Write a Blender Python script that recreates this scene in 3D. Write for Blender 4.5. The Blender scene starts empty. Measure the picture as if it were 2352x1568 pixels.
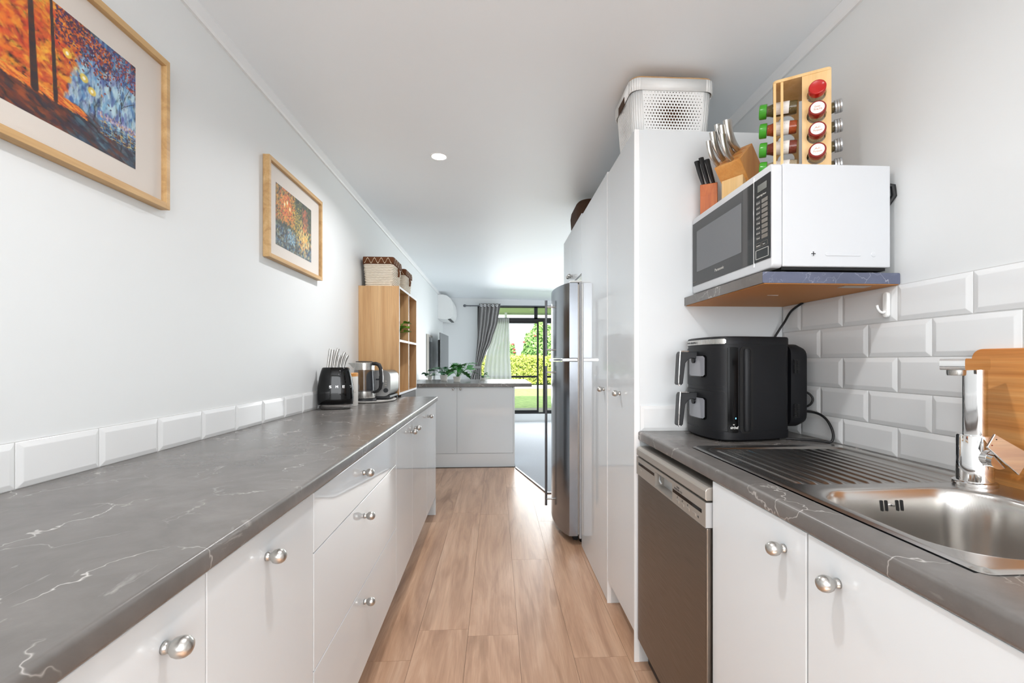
import bpy, math, random, json
import numpy as np
from mathutils import Matrix, Vector
from math import sin, cos, pi, radians, sqrt
random.seed(7)
SC = bpy.context.scene
COL = SC.collection

# ------------------------------------------------------------------ camera
CAMZ = 1.17
cam_d = bpy.data.cameras.new('camera'); cam = bpy.data.objects.new('camera', cam_d); COL.objects.link(cam)
cam.location = (0, 0, CAMZ); cam.rotation_euler = (pi/2, 0, -0.0525)
cam_d.sensor_width = 36; cam_d.lens = 36*1036.87/2352
cam_d.shift_x = -(1194.43-1176)/2352; cam_d.shift_y = (828.8-784)/2352
cam_d.clip_start = 0.02; cam_d.clip_end = 200
SC.camera = cam
# ------------------------------------------------------------------ world, sun, daylight and fill lamps
W = bpy.data.worlds.new('sky'); SC.world = W; W.use_nodes = True
bg = W.node_tree.nodes['Background']; bg.inputs[0].default_value = (0.88, 0.94, 1.0, 1); bg.inputs[1].default_value = 2.3
def lamp(name, kind, loc, rot, energy, color=(1, 1, 1), **k):
    d = bpy.data.lights.new(name, kind); d.energy = energy; d.color = color
    for a, b in k.items(): setattr(d, a, b)
    o = bpy.data.objects.new(name, d); COL.objects.link(o); o.location = loc; o.rotation_euler = rot
    return o
lamp('sun', 'SUN', (0, 0, 12), (radians(52), 0, radians(-14)), 8.5, (1, .97, .9), angle=radians(1.5))
# far sliding door daylight boosted indoors; side and rear lamps are added fill
lamp('far_daylight_fill', 'AREA', (1.15, 8.25, 1.25), (radians(-62), 0, 0), 60, (.96, .985, 1), shape='RECTANGLE', size=2.6, size_y=2.0, spread=radians(150))
lamp('side_fill', 'AREA', (4.15, 6.2, 1.45), (0, radians(90), 0), 38, (.95, .98, 1), shape='RECTANGLE', size=1.6, size_y=2.4)
lamp('rear_fill', 'AREA', (0.1, -2.1, 1.5), (radians(90), 0, 0), 38, (.97, .985, 1), shape='RECTANGLE', size=1.9, size_y=1.4)
SC.view_settings.view_transform = 'Standard'; SC.view_settings.look = 'None'
SC.view_settings.gamma = 1; SC.view_settings.use_curve_mapping = False
SC.view_settings.exposure = 0.2
cy = SC.cycles
cy.max_bounces = 10; cy.diffuse_bounces = 5; cy.glossy_bounces = 5; cy.transmission_bounces = 6; cy.transparent_max_bounces = 12
cy.sample_clamp_indirect = 4; cy.caustics_reflective = False; cy.caustics_refractive = False; cy.use_denoising = True
cy.use_adaptive_sampling = True; cy.adaptive_threshold = 0.015

# ------------------------------------------------------------------ materials
def lin(c):
    c = c/255.0
    return c/12.92 if c <= .04045 else ((c+.055)/1.055)**2.4
def rgb(r, g, b): return (lin(r), lin(g), lin(b), 1)
class NT:
    def __init__(s, name):
        s.m = bpy.data.materials.new(name); s.m.use_nodes = True
        s.t = s.m.node_tree; s.t.nodes.clear()
        s.out = s.n('ShaderNodeOutputMaterial'); s.b = s.n('ShaderNodeBsdfPrincipled'); s.l(s.b, 0, s.out, 0)
    def n(s, t, **k):
        x = s.t.nodes.new(t)
        for a, b in k.items(): setattr(x, a, b)
        return x
    def l(s, a, i, b, j): s.t.links.new(a.outputs[i], b.inputs[j])
    def set(s, **k):
        for a, v in k.items(): s.b.inputs[a.replace('_', ' ')].default_value = v
    def coord(s, scale=(1, 1, 1), obj_random=False, rot=(0, 0, 0)):
        g = s.n('ShaderNodeNewGeometry'); mp = s.n('ShaderNodeMapping'); mp.inputs['Scale'].default_value = scale; mp.inputs['Rotation'].default_value = rot
        if obj_random:
            oi = s.n('ShaderNodeObjectInfo'); ml = s.n('ShaderNodeMath', operation='MULTIPLY'); ml.inputs[1].default_value = 37.0
            s.l(oi, 'Random', ml, 0); ad = s.n('ShaderNodeVectorMath', operation='ADD'); s.l(g, 'Position', ad, 0)
            cb = s.n('ShaderNodeCombineXYZ'); s.l(ml, 0, cb, 2); s.l(ml, 0, cb, 1); s.l(cb, 0, ad, 1); s.l(ad, 0, mp, 0)
        else: s.l(g, 'Position', mp, 0)
        return mp
    def noise(s, mp, scale, detail=4, rough=.55, dist=0):
        x = s.n('ShaderNodeTexNoise'); x.inputs['Scale'].default_value = scale; x.inputs['Detail'].default_value = detail
        x.inputs['Roughness'].default_value = rough; x.inputs['Distortion'].default_value = dist; s.l(mp, 0, x, 'Vector'); return x
    def ramp(s, src, idx, stops):
        r = s.n('ShaderNodeValToRGB'); e = r.color_ramp.elements
        while len(e) > 1: e.remove(e[-1])
        e[0].position = stops[0][0]; e[0].color = stops[0][1]
        for p, c in stops[1:]: x = e.new(p); x.color = c
        s.l(src, idx, r, 0); return r
    def mix(s, fac, a, b, mode='MIX'):
        m = s.n('ShaderNodeMix', data_type='RGBA', blend_type=mode)
        for v, i in ((fac, 0), (a, 6), (b, 7)):
            if isinstance(v, tuple) and not hasattr(v[0], 'outputs'): m.inputs[i].default_value = v
            elif isinstance(v, (int, float)): m.inputs[i].default_value = v
            else: s.l(v[0], v[1], m, i)
        return (m, 2)
    def bump(s, src, idx, strength=.2, dist=.002):
        b = s.n('ShaderNodeBump'); b.inputs['Strength'].default_value = strength; b.inputs['Distance'].default_value = dist
        s.l(src, idx, b, 'Height'); s.l(b, 0, s.b, 'Normal')
def plain(name, col, rough=.5, metal=0, bump=None, spec=None, coat=0, emit=None):
    t = NT(name); t.set(Base_Color=col, Roughness=rough, Metallic=metal)
    if spec is not None: t.b.inputs['Specular IOR Level'].default_value = spec
    if coat: t.b.inputs['Coat Weight'].default_value = coat; t.b.inputs['Coat Roughness'].default_value = .04
    if emit: t.b.inputs['Emission Color'].default_value = emit[0]; t.b.inputs['Emission Strength'].default_value = emit[1]
    if bump: t.bump(t.noise(t.coord(), bump[0], 3), 0, bump[1], bump[2])
    return t.m
def wood(name, c1, c2, c3, axis='Y', grain=14, rough=.45, rnd=True, fine=.35, dist=1.2, stretch=.09, pore=None):
    t = NT(name); sc = [1, 1, 1]; sc['XYZ'.index(axis)] = stretch
    mp = t.coord(tuple(sc), rnd); n1 = t.noise(mp, grain, 6, .6, dist)
    r = t.ramp(n1, 0, [(.28, c1), (.5, c2), (.72, c3)])
    sc2 = [1, 1, 1]; sc2['XYZ'.index(axis)] = .03
    n2 = t.noise(t.coord(tuple(sc2), rnd), 160, 3, .6)
    r2 = t.ramp(n2, 0, [(.35, (.72, .70, .68, 1)), (.62, (1, 1, 1, 1))])
    m = t.mix(fine, (r, 0), (r2, 0), 'MULTIPLY')
    if pore:
        sc3 = [1, 1, 1]; sc3['XYZ'.index(axis)] = .16
        wv = t.n('ShaderNodeTexWave', wave_type='RINGS', rings_direction=pore); wv.inputs['Scale'].default_value = 4.0; wv.inputs['Distortion'].default_value = 14; wv.inputs['Detail'].default_value = 3; wv.inputs['Detail Scale'].default_value = 1.1
        t.l(t.coord(tuple(sc3), rnd), 0, wv, 0)
        r3 = t.ramp(wv, 1, [(0, (.70, .66, .62, 1)), (.16, (1, 1, 1, 1)), (1, (1, 1, 1, 1))])
        n4 = t.noise(t.coord(tuple(sc3), rnd), 4.5, 2); r4 = t.ramp(n4, 0, [(.44, (0, 0, 0, 1)), (.64, (.75, .75, .75, 1))])
        m = t.mix((r4, 0), m, t.mix(1.0, m, (r3, 0), 'MULTIPLY'))
    if rnd:
        oi = t.n('ShaderNodeObjectInfo'); rr = t.ramp(oi, 'Random', [(0, (.95, .945, .94, 1)), (1, (1.04, 1.035, 1.03, 1))])
        m = t.mix(1.0, m, (rr, 0), 'MULTIPLY')
    t.l(m[0], m[1], t.b, 0); t.set(Roughness=rough); t.bump(n2, 0, .12, .001)
    return t.m
def marble(name, base, vein, rough=.32, vs=5.2, axis_scale=(1, 1, 1)):
    t = NT(name); mp = t.coord(axis_scale)
    warp = t.noise(mp, 8.0, 4, .62); wc = t.n('ShaderNodeVectorMath', operation='SCALE'); wc.inputs['Scale'].default_value = .15
    t.l(warp, 1, wc, 0); ad = t.n('ShaderNodeVectorMath', operation='ADD'); t.l(mp, 0, ad, 0); t.l(wc, 0, ad, 1)
    v = t.n('ShaderNodeTexVoronoi', feature='DISTANCE_TO_EDGE'); v.inputs['Scale'].default_value = vs; t.l(ad, 0, v, 'Vector')
    vr = t.ramp(v, 0, [(0, (1, 1, 1, 1)), (.006, (.35, .35, .35, 1)), (.013, (0, 0, 0, 1))])
    msk = t.noise(mp, 4.3, 3); mr = t.ramp(msk, 0, [(.45, (0, 0, 0, 1)), (.60, (1, 1, 1, 1))])
    f1 = t.mix(1.0, (vr, 0), (mr, 0), 'MULTIPLY')
    sm = t.coord((axis_scale[0]*1.0, axis_scale[1]*.32, axis_scale[2]), rot=(0, 0, .5)); n2 = t.noise(sm, 26, 5, .62, .7); n2r = t.ramp(n2, 0, [(.64, (0, 0, 0, 1)), (.76, (.7, .7, .7, 1))])
    m2 = t.noise(mp, 3.1, 2); m2r = t.ramp(m2, 0, [(.42, (0, 0, 0, 1)), (.58, (1, 1, 1, 1))])
    f2 = t.mix(1.0, (n2r, 0), (m2r, 0), 'MULTIPLY'); f = t.mix(1.0, f1, f2, 'ADD')
    cl = t.noise(mp, 7, 6, .65, .4); bc = t.ramp(cl, 0, [(.3, tuple(x*.78 for x in base[:3])+(1,)), (.55, base), (.8, tuple(min(1, x*1.30) for x in base[:3])+(1,))])
    fm = t.n('ShaderNodeMath', operation='MULTIPLY'); fm.inputs[1].default_value = .62; t.l(f[0], f[1], fm, 0)
    m = t.mix((fm, 0), (bc, 0), vein); t.l(m[0], m[1], t.b, 0); t.set(Roughness=rough)
    t.bump(t.noise(mp, 300, 2), 0, .05, .001)
    return t.m
def glassy(name, tint=(1, 1, 1, 1), base=.06, rough=0.0):
    t = NT(name); t.t.nodes.remove(t.b)
    tr = t.n('ShaderNodeBsdfTransparent'); tr.inputs[0].default_value = tint
    gl = t.n('ShaderNodeBsdfGlossy'); gl.inputs['Roughness'].default_value = rough
    fr = t.n('ShaderNodeFresnel'); fr.inputs[0].default_value = 1.45; mx = t.n('ShaderNodeMixShader')
    gm = t.n('ShaderNodeNewGeometry'); fm_ = t.n('ShaderNodeMath', operation='SUBTRACT'); fm_.inputs[0].default_value = 1.0; t.l(gm, 'Backfacing', fm_, 1)
    f2_ = t.n('ShaderNodeMath', operation='MULTIPLY'); t.l(fr, 0, f2_, 0); t.l(fm_, 0, f2_, 1); t.l(f2_, 0, mx, 0); t.l(tr, 0, mx, 1); t.l(gl, 0, mx, 2); t.l(mx, 0, t.out, 0)
    return t.m
def brushed(name, col, rough=.28, axis='Z', amt=.25):
    t = NT(name); t.set(Base_Color=col, Metallic=1.0, Roughness=rough)
    sc = [1, 1, 1]; sc['XYZ'.index(axis)] = .02
    n = t.noise(t.coord(tuple(sc)), 500, 2); r = t.ramp(n, 0, [(.3, (rough*.8,)*3+(1,)), (.7, (rough*1.25,)*3+(1,))]); t.l(r, 0, t.b, 'Roughness'); t.bump(n, 0, amt*.12, .0006)
    return t.m
M = {}
M['wall'] = plain('wall_paint', rgb(228, 230, 230), .55, bump=(180, .08, .001))
M['ceiling'] = plain('ceiling_paint', rgb(245, 249, 252), .5, bump=(3.2, .25, .010))
M['trim'] = plain('trim_paint', rgb(236, 236, 236), .4)
M['gloss'] = plain('gloss_white_laminate', rgb(221, 226, 229), .045, bump=(5, .05, .004))
M['satin'] = plain('satin_white_laminate', rgb(226, 230, 232), .25)
M['edge'] = plain('white_edge_tape', rgb(248, 248, 248), .3)
M['tile'] = plain('white_glazed_tile', rgb(232, 233, 233), .07, bump=(14, .06, .003))
M['grout'] = plain('white_grout', rgb(205, 205, 204), .8)
M['top'] = marble('grey_marble_laminate', rgb(108, 104, 101), rgb(222, 217, 212), .27)
M['topblue'] = marble('blue_grey_marble_laminate', rgb(92, 97, 118), rgb(220, 222, 228), .28, vs=11)
M['mdf'] = plain('raw_brown_board', rgb(200, 134, 68), .6, bump=(90, .1, .001))
M['floor'] = wood('oak_vinyl_plank', rgb(162, 125, 100), rgb(192, 154, 126), rgb(212, 177, 150), 'Y', 8, .30, True, .42, 1.6, .10, 'X')
M['sub'] = plain('dark_joint', rgb(92, 66, 48), .8)
M['carpet'] = plain('pale_grey_carpet', rgb(182, 186, 192), .95, bump=(420, .8, .006))
M['frameoak'] = wood('light_oak_frame', rgb(176, 136, 88), rgb(205, 166, 114), rgb(220, 186, 136), 'Y', 20, .45, False, .3, .6, .05)
M['sonoma'] = wood('pale_oak_board', rgb(166, 126, 84), rgb(194, 152, 104), rgb(208, 170, 124), 'Z', 12, .5, False, .35, 1.0, .07)
M['bamboo'] = wood('bamboo_board', rgb(196, 122, 58), rgb(220, 150, 82), rgb(234, 174, 110), 'Y', 45, .42, False, .5, .2, .03)
M['beech'] = wood('honey_wood', rgb(196, 128, 58), rgb(216, 150, 78), rgb(226, 168, 98), 'Z', 20, .38, False, .25, .5, .1)
M['pine'] = wood('pale_yellow_wood', rgb(222, 176, 112), rgb(236, 196, 136), rgb(242, 208, 156), 'Z', 20, .42, False, .2, .4, .1)
M['redwood'] = wood('orange_red_wood', rgb(168, 82, 26), rgb(196, 102, 40), rgb(214, 124, 56), 'Z', 40, .4, False, .3, .3, .06)
M['steel'] = brushed('brushed_steel', rgb(190, 188, 184), .28, 'Z')
M['sinksteel'] = plain('sink_steel', rgb(196, 193, 189), .25, 1)
M['nickel'] = plain('satin_nickel', rgb(198, 196, 192), .30, 1)
M['dwsteel'] = brushed('dishwasher_steel', rgb(128, 121, 114), .36, 'Y')
M['silver'] = plain('silver_plastic', rgb(176, 170, 162), .34, .55)
M['silverlight'] = plain('pale_silver_edge', rgb(205, 208, 210), .3, .5)
M['toasterskin'] = plain('toaster_steel', rgb(150, 149, 147), .38, .9)
M['chrome'] = plain('chrome', rgb(232, 232, 232), .04, 1)
M['fridge'] = brushed('fridge_steel', rgb(150, 154, 160), .20, 'Z')
M['fridgeside'] = plain('fridge_side_paint', rgb(196, 198, 202), .4, .2)
M['darkmetal'] = plain('dark_bronze_aluminium', rgb(30, 30, 30), .4, .3)
M['rod'] = plain('grey_metal_rod', rgb(110, 112, 116), .3, .9)
M['black'] = plain('matt_black_plastic', rgb(32, 33, 36), .42)
M['blackgloss'] = plain('gloss_black_enamel', rgb(8, 8, 9), .06, spec=.35)
M['blackpanel'] = plain('touch_panel_black', rgb(6, 6, 7), .12, spec=.12)
M['blackdeep'] = plain('deep_black_recess', rgb(8, 8, 9), .6)
M['rubber'] = plain('black_rubber', rgb(20, 20, 22), .55)
M['fryer'] = plain('charcoal_fryer_shell', rgb(15, 16, 20), .48, spec=.35, bump=(700, .05, .0005))
M['mwwhite'] = plain('microwave_white_enamel', rgb(210, 212, 215), .35)
M['mwglass'] = plain('dark_door_glass', rgb(26, 26, 28), .05, spec=.6)
M['fryglass'] = plain('reflection_grey_glass', rgb(150, 152, 158), .12, spec=.7)  # room reflections in the fryer windows painted as pale grey
M['mwmesh'] = plain('grey_mesh_window', rgb(98, 100, 104), .10, spec=.6)
M['key'] = plain('grey_key', rgb(112, 106, 98), .4)
M['keydark'] = plain('dark_key', rgb(44, 42, 40), .4)
M['lcd'] = plain('unlit_display', rgb(92, 94, 86), .2)
M['print'] = plain('pale_print', rgb(200, 198, 192), .5)
M['printdark'] = plain('dark_print', rgb(60, 60, 62), .5)
M['printpink'] = plain('faded_pink_print', rgb(214, 160, 140), .6)
M['whiteplastic'] = plain('white_plastic', rgb(240, 240, 238), .35)
M['mat'] = plain('cream_mount_card', rgb(226, 217, 208), .8)
M['paneglass'] = glassy('picture_glass', (1, 1, 1, 1))
M['window'] = glassy('door_glass', (.97, .99, .98, 1))
M['jar'] = glassy('jar_glass', (.93, .94, .93, 1))
M['smoke'] = glassy('kettle_glass', (.62, .63, .66, 1))
M['green'] = plain('green_cap', rgb(64, 150, 36), .22)
M['red'] = plain('dark_red_cap', rgb(140, 34, 28), .25)
M['redbright'] = plain('bright_red_cap', rgb(184, 28, 24), .22)
M['alu'] = plain('aluminium_cap', rgb(200, 202, 204), .3, .9)
M['label'] = plain('white_label_paper', rgb(232, 230, 226), .6)
M['herb'] = plain('dried_herb', rgb(112, 94, 52), .9, bump=(500, 1, .004))
M['paprika'] = plain('red_orange_spice', rgb(190, 82, 26), .9, bump=(500, 1, .004))
M['brownspice'] = plain('brown_red_spice', rgb(140, 58, 34), .9, bump=(500, 1, .004))
M['greyspice'] = plain('pale_spice', rgb(196, 176, 146), .9, bump=(500, 1, .004))
M['curtain'] = plain('grey_curtain_cloth', rgb(150, 148, 146), .9, bump=(300, .4, .002))
M['plinthdark'] = plain('dark_low_cabinet', rgb(70, 66, 64), .5)
M['fabricbrown'] = plain('brown_lining_cloth', rgb(96, 54, 24), .9)
M['fabriccream'] = plain('cream_trellis_print', rgb(222, 204, 178), .9)
M['wicker'] = plain('cream_wicker', rgb(226, 216, 200), .7)
M['wickerbrown'] = plain('dark_brown_weave', rgb(74, 46, 24), .8, bump=(160, 1, .008))
M['leaf'] = plain('green_leaf', rgb(52, 128, 48), .4)
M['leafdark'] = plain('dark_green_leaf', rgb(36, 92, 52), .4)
M['leaflime'] = plain('bright_green_leaf', rgb(96, 150, 40), .4)
M['pot'] = plain('white_glazed_pot', rgb(232, 228, 222), .3)
M['soil'] = plain('dark_soil', rgb(54, 40, 30), .9)
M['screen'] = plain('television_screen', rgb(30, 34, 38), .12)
M['cap_light'] = plain('downlight_diffuser', (1, 1, 1, 1), .5, emit=((1, .98, .94, 1), 14))
M['led'] = plain('blue_indicator', rgb(60, 150, 200), .5, emit=((.25, .7, 1, 1), 1.5))
M['slab'] = plain('patio_concrete', rgb(150, 146, 138), .8, bump=(60, .3, .003))
M['path'] = plain('pale_path', rgb(186, 184, 176), .9)
M['soffit'] = plain('pale_green_soffit', rgb(176, 188, 150), .7)
t = NT('lawn'); n = t.noise(t.coord(), 6, 5); r = t.ramp(n, 0, [(.3, rgb(110, 138, 72)), (.7, rgb(158, 178, 104))]); t.l(r, 0, t.b, 0); t.set(Roughness=.9); M['grass'] = t.m
def leafmix(name, a, b, c):
    t = NT(name); v = t.n('ShaderNodeAttribute'); v.attribute_name = 'tone'; r = t.ramp(v, 'Fac', [(0, a), (.5, b), (1, c)]); t.l(r, 0, t.b, 0); t.set(Roughness=.6)
    t.b.inputs['Transmission Weight'].default_value = 0
    return t.m
M['hedge'] = leafmix('yellow_green_hedge_leaf', rgb(128, 148, 48), rgb(178, 190, 84), rgb(206, 212, 120))
M['bush'] = leafmix('green_bush_leaf', rgb(70, 110, 56), rgb(128, 172, 92), rgb(176, 210, 130))
M['flower'] = plain('red_blossom', rgb(206, 84, 84), .6)
t = NT('sheer_voile'); t.t.nodes.remove(t.b); tr = t.n('ShaderNodeBsdfTransparent'); tl = t.n('ShaderNodeBsdfTranslucent'); df = t.n('ShaderNodeBsdfDiffuse')
tl.inputs[0].default_value = (.8, .8, .8, 1); df.inputs[0].default_value = (.8, .8, .8, 1); a1 = t.n('ShaderNodeMixShader'); a1.inputs[0].default_value = .45; t.l(tl, 0, a1, 1); t.l(df, 0, a1, 2)
a2 = t.n('ShaderNodeMixShader'); a2.inputs[0].default_value = .96; t.l(tr, 0, a2, 1); t.l(a1, 0, a2, 2); t.l(a2, 0, t.out, 0); M['sheer'] = t.m
t = NT('painted_canvas'); v = t.n('ShaderNodeVertexColor'); v.layer_name = 'Col'; t.l(v, 0, t.b, 0); t.set(Roughness=.6); M['canvas'] = t.m

# ------------------------------------------------------------------ mesh helpers
MW = {}
class MB:
    def __init__(s): s.v = []; s.f = []
    def add(s, vs, fs):
        o = len(s.v); s.v += [Vector(p) for p in vs]; s.f += [tuple(o+i for i in f) for f in fs]; return s
    def box(s, x0, x1, y0, y1, z0, z1):
        return s.add([(x, y, z) for x in (x0, x1) for y in (y0, y1) for z in (z0, z1)], [(0, 1, 3, 2), (4, 6, 7, 5), (0, 4, 5, 1), (2, 3, 7, 6), (0, 2, 6, 4), (1, 5, 7, 3)])
    def prism(s, poly, axis, a, b, a2=None):
        n = len(poly)
        def P(p, t): return {'X': (t, p[0], p[1]), 'Y': (p[0], t, p[1]), 'Z': (p[0], p[1], t)}[axis]
        return s.add([P(p, a) for p in poly]+[P(p, b) for p in poly], [tuple(range(n-1, -1, -1)), tuple(range(n, 2*n))]+[(i, (i+1) % n, n+(i+1) % n, n+i) for i in range(n)])
    def loft(s, rings, caps=True, closed=True):
        n = len(rings[0]); o = []; fs = []
        for r in rings: o += list(r)
        for k in range(len(rings)-1):
            for i in range(n if closed else n-1):
                j = (i+1) % n; fs.append((k*n+i, k*n+j, (k+1)*n+j, (k+1)*n+i))
        if caps: fs += [tuple(range(n-1, -1, -1)), tuple(range((len(rings)-1)*n, len(rings)*n))]
        return s.add(o, fs)
    def lathe(s, prof, c=(0, 0, 0), axis='Z', seg=24, sx=1, sy=1, caps=True):
        rings = []
        for r, h in prof:
            ring = []
            for i in range(seg):
                a = 2*pi*i/seg; u, v = max(r, 1e-5)*cos(a)*sx, max(r, 1e-5)*sin(a)*sy
                p = {'Z': (u, v, h), 'Y': (u, h, v), 'X': (h, u, v)}[axis]
                ring.append((p[0]+c[0], p[1]+c[1], p[2]+c[2]))
            rings.append(ring)
        return s.loft(rings, caps)
    def tube(s, pts, r, seg=10, closed=False, flat=1):
        pts = [Vector(p) for p in pts]; rings = []
        if not closed and len(pts) > 4 and not isinstance(r, (list, tuple)):      # Catmull-Rom
            q = [pts[0]*2-pts[1]]+pts+[pts[-1]*2-pts[-2]]; o = []
            for i in range(1, len(q)-2):
                for k in range(5):
                    t_ = k/5; o.append(.5*((2*q[i])+(q[i+1]-q[i-1])*t_+(2*q[i-1]-5*q[i]+4*q[i+1]-q[i+2])*t_*t_+(3*q[i]-q[i-1]-3*q[i+1]+q[i+2])*t_**3))
            pts = o+[q[-2]]
        rings = []; N = len(pts); up = None
        for i, p in enumerate(pts):
            a = pts[i-1] if (i > 0 or closed) else p; b = pts[(i+1) % N] if (i < N-1 or closed) else p
            d = (b-a).normalized()
            if up is None: up = Vector((0, 0, 1)) if abs(d.z) < .9 else Vector((1, 0, 0))
            x = d.cross(up).normalized(); up = x.cross(d).normalized(); rr = r[i] if isinstance(r, (list, tuple)) else r
            rings.append([p+x*cos(2*pi*k/seg)*rr*flat+up*sin(2*pi*k/seg)*rr for k in range(seg)])
        if closed: rings.append(rings[0])
        return s.loft(rings, not closed)
    def grid(s, fn, nu, nv):
        return s.add([fn(i/nu, j/nv) for j in range(nv+1) for i in range(nu+1)], [(j*(nu+1)+i, j*(nu+1)+i+1, (j+1)*(nu+1)+i+1, (j+1)*(nu+1)+i) for j in range(nv) for i in range(nu)])
    def xf(s, m): s.v = [m @ p for p in s.v]; return s
    def mesh(s, name, inv=None):
        me = bpy.data.meshes.new(name); vs = [inv @ p for p in s.v] if inv is not None else s.v
        me.from_pydata([tuple(p) for p in vs], [], s.f); me.validate(); return me
def rrect(x0, x1, y0, y1, r, seg=5):
    p = []
    for cx_, cy_, a in ((x1-r, y1-r, 0), (x0+r, y1-r, 90), (x0+r, y0+r, 180), (x1-r, y0+r, 270)):
        for k in range(seg+1): b = radians(a+90*k/seg); p.append((cx_+r*cos(b), cy_+r*sin(b)))
    return p
def wm(o): return MW.get(o.name, Matrix.Identity(4)) if o is not None else Matrix.Identity(4)
def fix_normals(me):
    import bmesh
    b = bmesh.new(); b.from_mesh(me); bmesh.ops.recalc_face_normals(b, faces=b.faces); b.to_mesh(me); b.free()
def obj(name, mb, mat, parent=None, smooth=False, bevel=0, seg=2, split=38, label=None, kind=None, fix=True):
    base = wm(parent); me = mb.mesh(name, base.inverted() if parent is not None else None)
    if fix: fix_normals(me)
    o = bpy.data.objects.new(name, me); COL.objects.link(o); me.materials.append(M[mat] if isinstance(mat, str) else mat)
    if parent is not None: o.parent = parent
    MW[o.name] = base.copy()
    if smooth:
        for p in me.polygons: p.use_smooth = True
        if split:
            e = o.modifiers.new('split', 'EDGE_SPLIT'); e.split_angle = radians(split)
    if bevel:
        b = o.modifiers.new('bevel', 'BEVEL'); b.width = bevel; b.segments = seg; b.limit_method = 'ANGLE'; b.angle_limit = radians(40)
    if label: o['label'] = label
    if kind: o['kind'] = kind
    return o
def thing(name, label, cat, loc=(0, 0, 0), rz=0, group=None):
    o = bpy.data.objects.new(name, None); COL.objects.link(o); o.location = loc; o.rotation_euler = (0, 0, rz); o.empty_display_size = .05
    MW[o.name] = Matrix.Translation(loc) @ Matrix.Rotation(rz, 4, 'Z'); o['label'] = label; o['category'] = cat
    if group: o['group'] = group
    return o
def tag(o, label, cat, group=None):
    o['label'] = label; o['category'] = cat
    if group: o['group'] = group
    return o
def inst(name, me, parent, mw):
    o = bpy.data.objects.new(name, me); COL.objects.link(o); o.parent = parent; o.matrix_local = wm(parent).inverted() @ mw; MW[o.name] = mw.copy(); return o
def struct(name, mb, mat, **k): return obj(name, mb, mat, kind='structure', **k)
def text(name, s, size, mat, parent, origin, xa, ya, bold=0, extrude=.0003, width=None):
    c = bpy.data.curves.new('txt', 'FONT'); c.body = s; c.size = size; c.extrude = extrude; c.offset = bold; c.resolution_u = 2
    o = bpy.data.objects.new('txt', c); COL.objects.link(o); dg = bpy.context.evaluated_depsgraph_get()
    me = bpy.data.meshes.new_from_object(o.evaluated_get(dg)); bpy.data.objects.remove(o); bpy.data.curves.remove(c)
    xs = [v.co.x for v in me.vertices]; w = max(xs)-min(xs) if xs else 1; k = (width/w) if width else 1
    xa = Vector(xa).normalized(); ya = Vector(ya).normalized(); za = xa.cross(ya)
    m = Matrix(((xa.x*k, ya.x, za.x, origin[0]), (xa.y*k, ya.y, za.y, origin[1]), (xa.z*k, ya.z, za.z, origin[2]), (0, 0, 0, 1)))
    me.transform(wm(parent).inverted() @ m); me.name = name; me.materials.clear(); me.materials.append(M[mat])
    q = bpy.data.objects.new(name, me); COL.objects.link(q); q.parent = parent; MW[q.name] = wm(parent).copy(); return q

# ================================================================== ROOM
XL, XR, YF, YB = -1.019, 1.134, 8.70, -2.2
XLIV = 4.2
WT = .898                                              # worktop height
def ceil_z(x): return 2.387-.0228*(min(x, XR)-XL)
m = MB(); zc = ceil_z
m.add([(XL-.1, YB-.1, zc(XL)), (XR, YB-.1, zc(XR)), (XR, YF+.1, zc(XR)), (XL-.1, YF+.1, zc(XL)), (XL-.1, YB-.1, 2.5), (XR, YB-.1, 2.5), (XR, YF+.1, 2.5), (XL-.1, YF+.1, 2.5)], [(0, 1, 2, 3), (4, 7, 6, 5), (0, 4, 5, 1), (1, 5, 6, 2), (2, 6, 7, 3), (3, 7, 4, 0)])
m.box(XR, XLIV+.1, 3.55, YF+.1, zc(XR), 2.5)
struct('ceiling', m, 'ceiling')
struct('roof', MB().box(XL-.3, XLIV+.3, YB-.3, YF+.15, 2.52, 5.2), 'trim')  # unseen mass over the ceiling, added to shade the near lawn
struct('wall_left', MB().box(XL-.12, XL, YB-.1, YF+.1, -.02, 2.45), 'wall')
wall_r = struct('wall_right', MB().box(XR, XR+.1, YB-.1, 3.62, -.02, 2.45), 'wall')
struct('wall_living_near', MB().box(XR, XLIV, 3.62, 3.72, -.02, 2.45), 'wall')
m = MB().box(XLIV, XLIV+.1, 3.6, 4.9, -.02, 2.45); m.box(XLIV, XLIV+.1, 7.5, YF+.1, -.02, 2.45); m.box(XLIV, XLIV+.1, 4.9, 7.5, -.02, .6); m.box(XLIV, XLIV+.1, 4.9, 7.5, 2.2, 2.45)
struct('wall_living_right', m, 'wall')
m = MB().box(XL-.1, -.85, YB-.1, YB, -.02, 2.45); m.box(1.05, XR+.1, YB-.1, YB, -.02, 2.45); m.box(-.85, 1.05, YB-.1, YB, -.02, .8); m.box(-.85, 1.05, YB-.1, YB, 2.2, 2.45)
struct('wall_back', m, 'wall')
DX0, DX1, DZ0, DZ1 = -.36, 2.5, .15, 2.235            # sliding door opening
m = MB().box(XL-.1, DX0, YF, YF+.12, -.02, 2.45); m.box(DX1, XLIV+.1, YF, YF+.12, -.02, 2.45); m.box(DX0, DX1, YF, YF+.12, DZ1, 2.45); m.box(DX0, DX1, YF, YF+.12, -.02, DZ0)
struct('wall_far', m, 'wall')
for nm, x, sgn in (('trim_1', XL, 1), ('trim_2', XR, -1)):
    z = ceil_z(x); y1 = YF if sgn > 0 else 3.62
    struct(nm, MB().prism([(x, z+.0), (x, z-.053), (x+sgn*.010, z-.053), (x+sgn*.014, z-.044), (x+sgn*.014, z)], 'Y', YB, y1), 'trim')
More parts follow.
